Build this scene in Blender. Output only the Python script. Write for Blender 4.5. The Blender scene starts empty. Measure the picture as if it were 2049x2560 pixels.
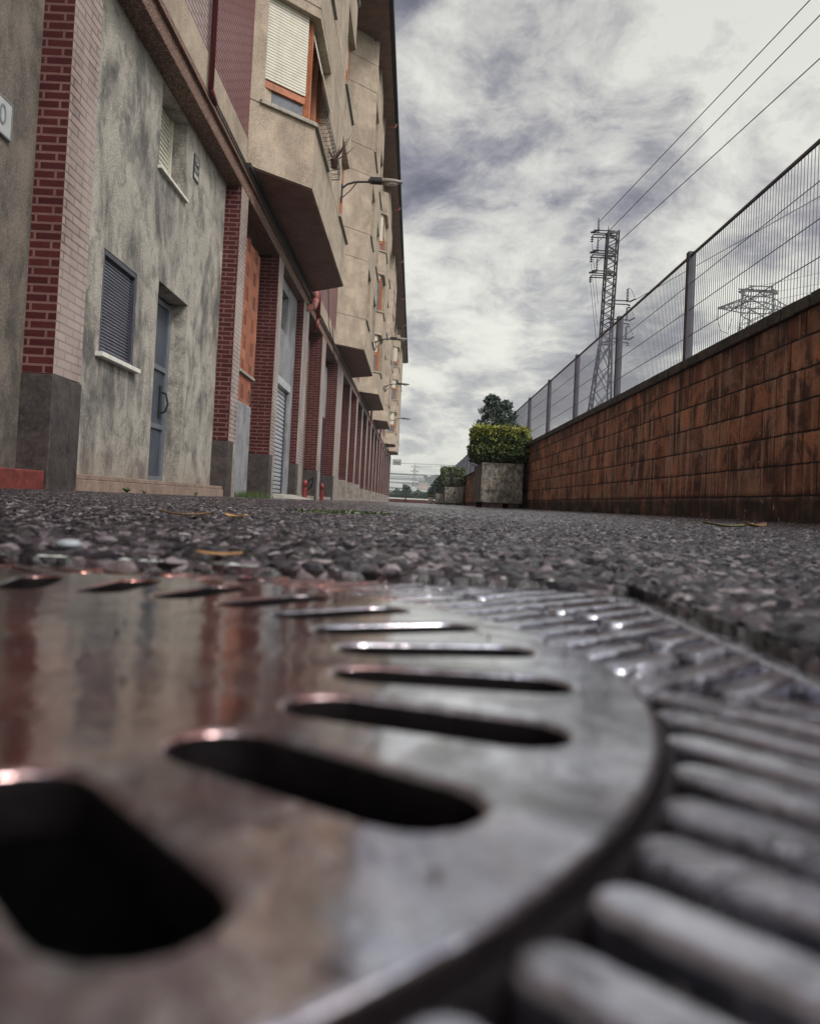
import bpy, math, random
import numpy as np
from mathutils import Vector
random.seed(7); RNG=np.random.default_rng(5)
S=bpy.context.scene; C=S.collection
PI=math.pi
# ---------------------------------------------------------------- camera
CAMZ=0.04
cam=bpy.data.cameras.new('camera'); co=bpy.data.objects.new('camera',cam); C.objects.link(co); S.camera=co
r_,p_=.0486,math.radians(1.6)
fw=Vector((0,math.cos(p_),math.sin(p_))); rt0=Vector((1,0,0)); up0=rt0.cross(fw)
rt=rt0*math.cos(r_)+up0*math.sin(r_); up=-rt0*math.sin(r_)+up0*math.cos(r_)
from mathutils import Matrix
co.matrix_world=Matrix(((rt.x,up.x,-fw.x,0),(rt.y,up.y,-fw.y,0),(rt.z,up.z,-fw.z,CAMZ),(0,0,0,1)))
cam.sensor_fit='HORIZONTAL'; cam.sensor_width=36; cam.lens=36*2050/2049
# principal point (1036.8,1199.8) of 2049x2560
cam.shift_x=(1024.5-1036.8)/2049; cam.shift_y=(1199.8-1280)/2049
cam.clip_start=.01; cam.clip_end=5000
cam.dof.use_dof=True; cam.dof.focus_distance=8.0; cam.dof.aperture_fstop=16
# ---------------------------------------------------------------- render / exposure
S.view_settings.view_transform='Standard'; S.view_settings.look='None'; S.view_settings.gamma=1
S.view_settings.exposure=0.0
try: S.cycles.volume_bounces=0; S.cycles.max_bounces=6
except Exception: pass
# ---------------------------------------------------------------- node helper
class NT:
    def __init__(s,tree): s.t=tree; s.n=tree.nodes; s.l=tree.links
    def add(s,typ,**k):
        n=s.n.new(typ); ins=k.pop('ins',{})
        for a,b in k.items(): setattr(n,a,b)
        for a,b in ins.items(): s.set(n,a,b)
        return n
    def set(s,n,a,b):
        i=n.inputs[a]
        if isinstance(b,bpy.types.NodeSocket): s.l.new(b,i)
        else:
            if isinstance(b,tuple) and len(b)==3 and i.type=='RGBA': b=b+(1,)
            i.default_value=b
    def math(s,op,a,b=0,c=None,clamp=False):
        n=s.add('ShaderNodeMath',operation=op,use_clamp=clamp); s.set(n,0,a); s.set(n,1,b)
        if c is not None: s.set(n,2,c)
        return n.outputs[0]
    def noise(s,vec,scale,detail=6,rough=.6,dist=0,out=0):
        n=s.add('ShaderNodeTexNoise'); 
        if vec is not None: s.set(n,'Vector',vec)
        s.set(n,'Scale',scale); s.set(n,'Detail',detail); s.set(n,'Roughness',rough); s.set(n,'Distortion',dist)
        return n.outputs[out]
    def vor(s,vec,scale,feature='F1',out='Distance',rand=1):
        n=s.add('ShaderNodeTexVoronoi',feature=feature); s.set(n,'Vector',vec); s.set(n,'Scale',scale); s.set(n,'Randomness',rand)
        return n.outputs[out]
    def ramp(s,f,stops,interp='LINEAR'):
        n=s.add('ShaderNodeValToRGB'); n.color_ramp.interpolation=interp
        e=n.color_ramp.elements
        while len(e)<len(stops): e.new(.5)
        for i,(p,c) in enumerate(stops):
            e[i].position=p; e[i].color=(c if isinstance(c,tuple) else (c,c,c))+(1,)
        s.l.new(f,n.inputs[0]); return n.outputs[0]
    def mix(s,f,a,b,mode='MIX'):
        n=s.add('ShaderNodeMix',data_type='RGBA',blend_type=mode); 
        s.set(n,0,f)
        for i,v in ((6,a),(7,b)):
            if isinstance(v,bpy.types.NodeSocket): s.l.new(v,n.inputs[i])
            else: n.inputs[i].default_value=tuple(v)[:3]+(1,)
        return n.outputs[2]
    def mapr(s,v,a,b,c=0,d=1):
        n=s.add('ShaderNodeMapRange'); s.set(n,0,v); s.set(n,1,a); s.set(n,2,b); s.set(n,3,c); s.set(n,4,d); return n.outputs[0]
    def scale(s,vec,x,y,z):
        n=s.add('ShaderNodeMapping'); s.set(n,0,vec); n.inputs['Scale'].default_value=(x,y,z); return n.outputs[0]
    def xyz(s,v):
        n=s.add('ShaderNodeSeparateXYZ'); s.set(n,0,v); return n.outputs
    def comb(s,x,y,z):
        n=s.add('ShaderNodeCombineXYZ'); s.set(n,0,x); s.set(n,1,y); s.set(n,2,z); return n.outputs[0]
# ---------------------------------------------------------------- world
SUND=Vector((.55,-.45,.72)).normalized()
W=bpy.data.worlds.new('World'); S.world=W; W.use_nodes=True
w=NT(W.node_tree); w.n.clear()
tc=w.add('ShaderNodeTexCoord').outputs['Generated']
x,y,z=w.xyz(tc)
sky=w.add('ShaderNodeTexSky',sky_type='NISHITA',sun_disc=False,sun_elevation=math.asin(SUND.z),sun_rotation=math.atan2(SUND.x,SUND.y))
zz=w.math('ADD',w.math('MAXIMUM',z,0.0),.34)
pv=w.comb(w.math('DIVIDE',x,zz),w.math('DIVIDE',y,zz),w.math('MULTIPLY',z,.3))
wrp=w.noise(pv,3.4,3,.5,out=1)
pv2=w.add('ShaderNodeVectorMath',operation='MULTIPLY_ADD'); w.set(pv2,0,wrp); pv2.inputs[1].default_value=(.17,.17,.17); w.set(pv2,2,pv)
pv2=pv2.outputs[0]
n1=w.noise(pv2,2.9,9,.56,0)
n2=w.noise(pv2,8.0,10,.68,.1)
n3=w.noise(pv2,1.0,3,.5,0)
d=w.math('ADD',w.math('MULTIPLY',n1,.55),w.math('ADD',w.math('MULTIPLY',n2,.27),w.math('MULTIPLY',n3,.18)))
cl=w.ramp(d,[(.40,(.135,.14,.195)),(.445,(.245,.247,.305)),(.482,(.40,.397,.43)),(.515,(.60,.595,.585)),(.575,(.88,.88,.81))])
hz=w.mapr(z,.03,.34,1,0); 
hzc=w.ramp(d,[(.42,(.46,.46,.48)),(.475,(.70,.70,.66)),(.53,(1.0,1.0,.88))])
cl=w.mix(hz,cl,hzc)
# added brightening of the unseen sky behind the viewer, to light the facade
dt=w.add('ShaderNodeVectorMath',operation='DOT_PRODUCT'); w.set(dt,0,tc); dt.inputs[1].default_value=SUND
br=w.math('MULTIPLY',w.mapr(dt.outputs['Value'],.62,1,1,5.2),w.mapr(z,.22,.62,1,.86))
cl=w.mix(1,cl,w.comb(br,br,br),'MULTIPLY'); cl.node.clamp_result=False
m10=w.mix(1,cl,(9,9,9),'MULTIPLY')
m10.node.clamp_result=False
fin=w.mix(.96,sky.outputs[0],m10)
bg=w.add('ShaderNodeBackground',ins={'Strength':.11}); w.set(bg,'Color',fin)
w.l.new(bg.outputs[0],w.add('ShaderNodeOutputWorld').inputs[0])
sl=bpy.data.lights.new('sun','SUN'); sl.energy=2.0; sl.angle=math.radians(14); sl.color=(1,.95,.87)
so=bpy.data.objects.new('sun',sl); C.objects.link(so); so.rotation_euler=(-SUND).to_track_quat('-Z','Y').to_euler(); so.location=(0,0,30)
# ---------------------------------------------------------------- materials
def mat(name):
    m=bpy.data.materials.new(name); m.use_nodes=True; t=NT(m.node_tree); t.n.clear()
    b=t.add('ShaderNodeBsdfPrincipled'); o=t.add('ShaderNodeOutputMaterial'); t.l.new(b.outputs[0],o.inputs[0])
    t.b=b; t.obj=t.add('ShaderNodeTexCoord').outputs['Object']; t.m=m; return t
def bump(t,h,strength,dist=.01):
    n=t.add('ShaderNodeBump'); t.set(n,'Strength',strength); t.set(n,'Distance',dist); t.set(n,'Height',h); t.l.new(n.outputs[0],t.b.inputs['Normal'])
def simple(name,col,rough=.6,var=.25,scale=6,metal=0,bmp=0,bscale=60,streak=0,spec=.5):
    t=mat(name); n=t.noise(t.obj,scale,6,.65)
    a=tuple(c*(1-var) for c in col); b=tuple(min(1,c*(1+var)) for c in col)
    c=t.mix(t.mapr(n,.3,.7),a,b)
    if streak:
        s=t.noise(t.scale(t.obj,9,9,.5),1,6,.6); c=t.mix(t.math('MULTIPLY',t.mapr(s,.5,.75),streak),c,tuple(q*.35 for q in col))
    if bmp:
        g=t.noise(t.obj,max(26,scale*4),7,.82); c=t.mix(t.mapr(g,.47,.36,0,min(.8,bmp*1.5)),c,tuple(q*.3 for q in col)); c=t.mix(t.mapr(g,.53,.66,0,min(.8,bmp*1.4)),c,tuple(min(1,q*1.9) for q in col))
    t.set(t.b,'Base Color',c); t.set(t.b,'Roughness',rough); t.set(t.b,'Metallic',metal); t.set(t.b,'Specular IOR Level',spec)
    if bmp: bump(t,t.noise(t.obj,bscale,4,.7),bmp,.004)
    return t.m
def brickmat(name,c1,c2,mortar,rough=.32,spec=.45,bw=.25,bh=.066,ms=.010,pale=0,off=.5):
    t=mat(name); X,Y,Z=t.xyz(t.obj)
    v=t.comb(t.math('ADD',X,Y),Z,0)
    br=t.add('ShaderNodeTexBrick'); br.offset=off; t.set(br,'Vector',v); t.set(br,'Scale',1.0); t.set(br,'Mortar Size',ms); t.set(br,'Mortar Smooth',.15)
    t.set(br,'Brick Width',bw); t.set(br,'Row Height',bh); t.set(br,'Color1',c1); t.set(br,'Color2',c2); t.set(br,'Mortar',mortar); t.set(br,'Bias',0.0)
    n=t.noise(t.obj,3,6,.65); n2=t.noise(t.obj,90,4,.7)
    c=t.mix(t.mapr(n,.35,.7,0,.45),br.outputs['Color'],tuple(q*.5 for q in c1),'MIX')
    c=t.mix(t.mapr(n2,.5,.75,0,.5),c,tuple(min(1,q*2.0) for q in c1)); c=t.mix(t.mapr(n2,.5,.3,0,.6),c,tuple(q*.35 for q in c1))
    if pale: # chalky bloom in patches, over the painted sky sheen
        c=t.mix(t.math('MULTIPLY',t.mapr(t.noise(t.scale(t.obj,1.5,1.5,.6),1,5,.6),.4,.6),pale),c,(.45,.38,.34))
    t.set(t.b,'Base Color',c); t.set(t.b,'Roughness',t.mapr(br.outputs['Fac'],0,1,rough,.85)); t.set(t.b,'Specular IOR Level',spec)
    c2_=t.mix(t.mapr(t.noise(t.obj,1.1,5,.7,.5),.48,.66,0,.55),c,(.30,.24,.22)) if pale else c
    t.set(t.b,'Base Color',c2_)
    bump(t,t.math('SUBTRACT',t.math('MULTIPLY',n2,.25),br.outputs['Fac']),.75,.006); return t.m
def stucco(name,base,dark,amt=1,sc=1.0):
    t=mat(name)
    big=t.noise(t.scale(t.obj,1.3*sc,1.3*sc,.75*sc),1,8,.62,1.2)
    st=t.noise(t.scale(t.obj,4*sc,4*sc,1.1*sc),1,8,.7,.9)
    f=t.math('ADD',t.math('MULTIPLY',big,.62),t.math('ADD',t.math('MULTIPLY',st,.26),t.math('MULTIPLY',t.noise(t.obj,17,8,.8,.3),.12)))
    c=t.mix(t.math('MULTIPLY',t.mapr(f,.475,.575),amt),base,dark)
    g=t.noise(t.obj,55,7,.85); c=t.mix(t.mapr(g,.42,.56,.75,0),c,tuple(q*.30 for q in base)); c=t.mix(t.mapr(g,.54,.68,0,.6),c,tuple(min(1,q*1.6) for q in base))
    g2=t.noise(t.obj,2.3,4,.6); c=t.mix(t.mapr(g2,.45,.75,0,.5),c,tuple(min(1,q*1.35) for q in base))
    b2=t.noise(t.obj,4.2*sc,8,.72,.6); c=t.mix(t.math('MULTIPLY',t.mapr(b2,.50,.64),amt*.6),c,dark)
    if name=='stained_stucco':
        X,Y,Z=t.xyz(t.obj)   # run-down dirt below the two sills and grime above the plinth (object origin at y=40)
        for ya,yb,zt,ln in ((-32.65,-31.6,1.23,.75),(-31.25,-30.2,3.5,.9)):
            m_=t.math('MULTIPLY',t.math('MULTIPLY',t.mapr(Y,ya-.05,ya+.05),t.mapr(Y,yb+.05,yb-.05)),t.math('MULTIPLY',t.mapr(Z,zt-ln,zt),t.math('LESS_THAN',Z,zt)))
            m_=t.math('MULTIPLY',m_,t.mapr(t.noise(t.scale(t.obj,14,14,.5),1,5,.6),.38,.62)); c=t.mix(t.math('MULTIPLY',m_,.8,clamp=True),c,dark)
        c=t.mix(t.math('MULTIPLY',t.mapr(Z,.55,.15),t.mapr(t.noise(t.obj,6,6,.7),.35,.65,.1,.7)),c,(.20,.15,.11))
    t.set(t.b,'Base Color',c); t.set(t.b,'Roughness',.88); bump(t,t.math('ADD',g,t.math('MULTIPLY',b2,.6)),.6,.010); return t.m
M={}
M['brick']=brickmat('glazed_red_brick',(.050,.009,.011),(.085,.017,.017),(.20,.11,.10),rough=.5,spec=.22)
M['brick_sheen']=brickmat('sheen_painted_brick',(.19,.12,.115),(.34,.24,.22),(.045,.028,.028),rough=.38,ms=.008,pale=.5)  # street faces: sky reflection painted in as paler brick with dark joints
M['brick_pale']=brickmat('pale_pink_brick',(.33,.24,.23),(.42,.32,.30),(.07,.05,.05),rough=.5)
M['brick_panel']=brickmat('dark_rose_brick',(.17,.06,.065),(.21,.08,.08),(.06,.025,.03),rough=.4)
M['stucco']=stucco('stained_stucco',(.41,.378,.33),(.065,.062,.064),1)
M['stucco_dark']=stucco('brown_stucco',(.185,.155,.13),(.04,.036,.034),.9)
M['concrete']=stucco('beige_concrete',(.43,.345,.27),(.20,.15,.115),.55,.6)
M['concrete_grey']=stucco('grey_render',(.30,.30,.32),(.10,.10,.11),.7)
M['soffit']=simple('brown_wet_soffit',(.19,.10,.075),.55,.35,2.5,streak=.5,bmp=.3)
M['granite']=simple('dark_granite',(.048,.037,.036),.5,.6,7,streak=.6,bmp=.5,bscale=70)
M['granite_pale']=simple('pale_granite',(.26,.225,.20),.55,.5,6,streak=.5,bmp=.4,bscale=70)
M['plinth']=simple('pink_render_plinth',(.24,.17,.135),.7,.35,5,streak=.5,bmp=.4)
M['redpaint']=simple('red_painted_plinth',(.15,.028,.022),.6,.5,9,streak=.6,bmp=.5)
M['stone_sill']=simple('grey_stone_sill',(.28,.25,.21),.7,.35,12,bmp=.4)
M['white_sill']=simple('white_sill',(.62,.60,.55),.6,.15,8,streak=.3)
M['wood']=simple('orange_wood_frame',(.36,.115,.045),.45,.3,7,bmp=.2,streak=.35)
M['wood_dark']=simple('dark_red_wood',(.11,.035,.025),.5,.3,7,streak=.3)
M['shutter']=simple('cream_shutter',(.58,.55,.47),.5,.1,6,streak=.25)
M['rollgrey']=simple('grey_roller',(.42,.44,.46),.4,.15,5,metal=.3,streak=.35)
M['steel_dark']=simple('dark_steel',(.055,.055,.075),.45,.3,6,metal=.3)
M['steel_blue']=simple('blue_grey_door',(.06,.072,.10),.35,.25,4,metal=.2,streak=.4)
M['steel_line']=simple('light_steel_edge',(.17,.185,.22),.35,.15,5,metal=.4)
M['mesh_grey']=simple('vent_mesh_steel',(.20,.205,.25),.4,.2,6,metal=.4)
M['black']=simple('black_void',(.006,.006,.008),.8,.2,3)
M['galv']=simple('galvanised_lattice',(.05,.05,.055),.5,.3,3,metal=.2)
M['fencewire']=simple('fence_wire',(.075,.075,.10),.4,.25,5,metal=.3)
M['fencepost']=simple('fence_post',(.055,.05,.07),.5,.35,9,streak=.4)
M['coping']=simple('dark_mossy_coping',(.085,.075,.062),.8,.6,9,bmp=.7,bscale=50)
M['pipe_red']=simple('dark_red_pipe',(.10,.014,.016),.4,.2,5)
M['pipe_pink']=simple('faded_pink_pipe',(.36,.13,.11),.55,.2,5)
M['gutter']=simple('black_gutter',(.012,.012,.016),.6,.2,5,spec=.2)
M['lamp_body']=simple('lamp_housing',(.20,.18,.15),.4,.2,6)
M['lamp_dark']=simple('lamp_dark',(.02,.02,.024),.4,.2,6)
M['bollard']=simple('red_bollard',(.20,.022,.020),.4,.25,12,streak=.4)
M['ramp']=simple('pale_ramp',(.34,.32,.28),.6,.2,9,streak=.3)
M['trunk']=simple('bark',(.09,.065,.045),.85,.35,12,bmp=.6)
M['leaf_pot']=simple('dry_leaf_brown',(.11,.05,.04),.6,.4,30)
M['cable']=simple('black_cable',(.012,.012,.014),.5,.1,5)
M['signwhite']=simple('sign_white',(.38,.39,.39),.5,.12,20)
M['signgrey']=simple('sign_grey',(.16,.17,.18),.5,.2,20)
M['sign_black']=simple('sign_black',(.015,.015,.018),.4,.2,20)
t=mat('dark_glass'); t.set(t.b,'Base Color',t.mix(t.mapr(t.noise(t.obj,3,4),.4,.6),(.03,.035,.045),(.07,.08,.10))); t.set(t.b,'Roughness',.06); t.set(t.b,'Specular IOR Level',.8); M['glass']=t.m
t=mat('frosted_pane'); t.set(t.b,'Base Color',t.mix(t.mapr(t.noise(t.obj,3,4),.4,.6),(.07,.075,.09),(.12,.125,.145))); t.set(t.b,'Roughness',.12); M['pane']=t.m
t=mat('smoky_lens'); t.set(t.b,'Base Color',t.mix(t.mapr(t.noise(t.obj,20,4),.4,.6),(.3,.28,.24),(.45,.42,.36))); t.set(t.b,'Roughness',.2); M['lens']=t.m
# aggregate band
t=mat('brown_aggregate_band'); v=t.add('ShaderNodeTexVoronoi'); t.set(v,'Vector',t.obj); t.set(v,'Scale',75)
sp=t.xyz(v.outputs['Color'])[0]
c=t.ramp(sp,[(.0,(.03,.014,.01)),(.45,(.12,.055,.038)),(.8,(.22,.12,.085)),(1,(.36,.25,.19))])
t.set(t.b,'Base Color',c); t.set(t.b,'Roughness',.6); bump(t,v.outputs['Distance'],.6,.006); M['band']=t.m
# hollow clay tile wall with open cells
t=mat('orange_hollow_tile'); X,Y,Z=t.xyz(t.obj); v2=t.comb(t.math('ADD',X,Y),Z,0)
br=t.add('ShaderNodeTexBrick'); t.set(br,'Vector',v2); t.set(br,'Scale',1); t.set(br,'Brick Width',.36); t.set(br,'Row Height',.2); t.set(br,'Mortar Size',.008)
t.set(br,'Color1',(.33,.10,.045)); t.set(br,'Color2',(.22,.065,.035)); t.set(br,'Mortar',(.20,.13,.10))
n=t.noise(t.obj,7,7,.7,.5); c=t.mix(t.mapr(n,.5,.75,0,.8),br.outputs[0],(.14,.07,.05)); c=t.mix(t.mapr(t.noise(t.obj,2.2,5),.55,.72),c,(.42,.16,.07))
t.set(t.b,'Base Color',c); t.set(t.b,'Roughness',.8); bump(t,n,.6,.01); M['tile']=t.m
# concrete block wall (right)
t=mat('rusty_block_wall'); X,Y,Z=t.xyz(t.obj)
wob=t.math('MULTIPLY',t.math('SUBTRACT',t.noise(t.obj,5,5,.7),.5),.022)
br=t.add('ShaderNodeTexBrick'); br.offset=.5; t.set(br,'Vector',t.comb(t.math('ADD',t.math('ADD',X,Y),wob),t.math('ADD',Z,wob),0)); t.set(br,'Scale',1); t.set(br,'Brick Width',.40); t.set(br,'Row Height',.20); t.set(br,'Mortar Size',.008); t.set(br,'Mortar Smooth',.4)
t.set(br,'Color1',(.72,.30,.15)); t.set(br,'Color2',(.28,.10,.055)); t.set(br,'Mortar',(.018,.012,.01))
blot=t.noise(t.obj,3.2,8,.66,.8); st=t.noise(t.scale(t.obj,1,9,.55),1.4,7,.62,.3); fine=t.noise(t.obj,38,5,.75)
c=t.mix(t.mapr(blot,.46,.58,0,.9),br.outputs[0],(.085,.036,.024))
c=t.mix(t.mapr(st,.52,.60,0,.75),c,(.66,.42,.30)); c=t.mix(t.mapr(t.noise(t.obj,2.1,7,.7,.5),.53,.63,0,.6),c,(.52,.33,.23))
st2=t.noise(t.scale(t.obj,1,14,.4),1.1,7,.6,.2); c=t.mix(t.mapr(st2,.62,.72,0,.4),c,(.06,.028,.018))
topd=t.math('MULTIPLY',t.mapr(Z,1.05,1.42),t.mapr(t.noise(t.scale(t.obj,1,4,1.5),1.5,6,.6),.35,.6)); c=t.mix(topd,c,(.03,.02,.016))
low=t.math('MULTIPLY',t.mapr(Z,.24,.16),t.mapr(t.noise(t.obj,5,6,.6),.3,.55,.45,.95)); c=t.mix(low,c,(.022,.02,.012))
c=t.mix(t.mapr(fine,.5,.7,0,.6),c,(.10,.035,.02))
c=t.mix(t.mapr(t.noise(t.obj,16,3,.6),.70,.72),c,(.60,.52,.44))
mf=br.outputs['Fac']; c=t.mix(t.math('MULTIPLY',mf,t.mapr(t.noise(t.obj,6,5,.7),.3,.55,.35,1)),c,(.014,.010,.009))
t.set(t.b,'Base Color',c); t.set(t.b,'Roughness',.75); br2=t.add('ShaderNodeTexBrick'); br2.offset=.5; t.set(br2,'Vector',br.inputs['Vector'].links[0].from_socket); t.set(br2,'Scale',1); t.set(br2,'Brick Width',.40); t.set(br2,'Row Height',.20); t.set(br2,'Mortar Size',.035); t.set(br2,'Mortar Smooth',1.0)
bump(t,t.math('SUBTRACT',t.math('ADD',t.math('MULTIPLY',fine,.35),t.math('MULTIPLY',blot,.5)),t.math('ADD',mf,t.math('MULTIPLY',br2.outputs['Fac'],.4))),.9,.014); M['block']=t.m
# planter concrete
t=mat('pitted_concrete'); n=t.noise(t.scale(t.obj,1,1,.6),16,7,.72,.4); n2=t.noise(t.obj,3,6,.6)
c=t.ramp(n,[(.34,(.045,.04,.034)),(.47,(.17,.15,.13)),(.6,(.40,.365,.32))]); c=t.mix(t.mapr(n2,.48,.7,0,.55),c,(.10,.085,.06))
t.set(t.b,'Base Color',c); t.set(t.b,'Roughness',.85); bump(t,n,.8,.012); M['planter']=t.m
# foliage
def leafmat(name,stops):
    t=mat(name); n=t.noise(t.obj,55,2,.5); c=t.ramp(n,stops); t.set(t.b,'Base Color',c); t.set(t.b,'Roughness',.45)
    t.set(t.b,'Transmission Weight',0.0); t.set(t.b,'Subsurface Weight',0.0); return t.m
M['hedge']=leafmat('hedge_leaf',[(.3,(.010,.020,.010)),(.5,(.035,.07,.022)),(.66,(.16,.20,.05))])
M['hedge_y']=leafmat('hedge_new_leaf',[(.3,(.06,.085,.018)),(.5,(.20,.22,.03)),(.7,(.42,.38,.05))])
M['conifer']=leafmat('conifer_leaf',[(.3,(.010,.020,.016)),(.5,(.030,.055,.042)),(.68,(.10,.13,.095))])
M['hedge_g']=leafmat('pale_hedge_leaf',[(.3,(.03,.045,.02)),(.5,(.09,.12,.055)),(.7,(.22,.25,.13))])
M['grass']=leafmat('weed_green',[(.3,(.02,.04,.01)),(.5,(.05,.09,.02)),(.7,(.12,.15,.04))])
# asphalt
def asphalt(name,b):
    t=mat(name); v=t.add('ShaderNodeTexVoronoi'); t.set(v,'Vector',t.obj); t.set(v,'Scale',118 if 'distant' not in name else 90)
    rc=t.xyz(v.outputs['Color']); near='distant' not in name
    c=t.ramp(rc[0],[(0,(.003,.003,.005)),(.45,(.011,.009,.013)),(.7,(.034,.027,.036)),(.88,(.15,.12,.14)),(1,(.36,.31,.32))])
    big=t.noise(t.obj,.9,5,.6); c=t.mix(t.mapr(big,.4,.7,0,.5),c,(.028,.024,.030))
    spk=.85
    if near:
        an=t.add('ShaderNodeAttribute',attribute_name='stone'); hgt=an.outputs['Fac']
        c=t.mix(t.mapr(hgt,.25,.55,1,0),c,(.0035,.003,.004))   # bitumen between the stones
        spk=t.math('MULTIPLY',t.mapr(hgt,.3,.8,.1,1.0),t.mapr(rc[2],.5,.75,.2,1.6))
    t.set(t.b,'Base Color',c)
    t.set(t.b,'Roughness',t.mapr(rc[1],0,1,.05,.36)); t.set(t.b,'Specular IOR Level',spk)
    n=t.noise(t.obj,420,3,.7)
    h=t.math('ADD',t.math('MULTIPLY',v.outputs['Distance'],-b),t.math('MULTIPLY',n,.25)); bump(t,h,.9,.008); return t.m
M['asphalt']=asphalt('wet_coarse_asphalt',.15); M['asphalt_far']=asphalt('wet_asphalt_distant',1.0)
M['terrain']=simple('grassy_ground',(.07,.085,.05),.9,.4,.5)
# wet iron
def iron(name,base,wet,r0,r1,bs):
    t=mat(name); a=t.noise(t.obj,15,7,.62,.8); b=t.noise(t.obj,170,6,.75); c0=t.noise(t.obj,30,4,.55,.8); r=t.noise(t.obj,7,6,.65,1)
    dry=t.mapr(a,.53,.68)
    col=t.mix(dry,wet,base); col=t.mix(t.mapr(b,.52,.66,0,.6),col,tuple(q*.3 for q in base)); X,Y,Z=t.xyz(t.obj); refl_x=t.math('ADD',X,t.math('MULTIPLY',t.math('SUBTRACT',r,.5),.25)); col=t.mix(t.math('MULTIPLY',t.mapr(refl_x,.135,.075),.9),col,t.mix(t.mapr(c0,.4,.6),(.035,.010,.010),(.34,.12,.09)))  # red-brown on the left paints the building's reflection into the iron colour
    t.set(t.b,'Base Color',col); t.set(t.b,'Metallic',.95); t.set(t.b,'Roughness',t.mapr(a,.50,.68,r0,r1))
    t.set(t.b,'Coat Weight',1.0); t.set(t.b,'Coat Roughness',.07); t.set(t.b,'Coat IOR',1.33)
    pit=t.math('MULTIPLY',b,t.math('ADD',t.math('MULTIPLY',dry,.9),.06))
    bump(t,t.math('ADD',t.math('MULTIPLY',c0,1.0),pit),bs,.004)
    cb=t.add('ShaderNodeBump'); t.set(cb,'Strength',.15); t.set(cb,'Distance',.003); t.set(cb,'Height',t.math('ADD',c0,t.math('MULTIPLY',t.noise(t.obj,75,5,.6,.5),.22))); t.l.new(cb.outputs[0],t.b.inputs['Coat Normal'])
    return t.m
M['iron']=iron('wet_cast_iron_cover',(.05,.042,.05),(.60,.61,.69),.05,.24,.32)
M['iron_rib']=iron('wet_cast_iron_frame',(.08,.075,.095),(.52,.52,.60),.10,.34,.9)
M['iron_dark']=simple('dark_iron_groove',(.010,.008,.010),.6,.4,40,bmp=.3,spec=.3)
M['iron_shade']=simple('shaded_iron_side',(.007,.005,.006),.6,.4,60,bmp=.3,spec=.15)  # near-black slot walls and rib sides: shade painted into the iron colour
M['pit']=simple('drain_pit',(.006,.006,.008),.7,.3,9)
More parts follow.
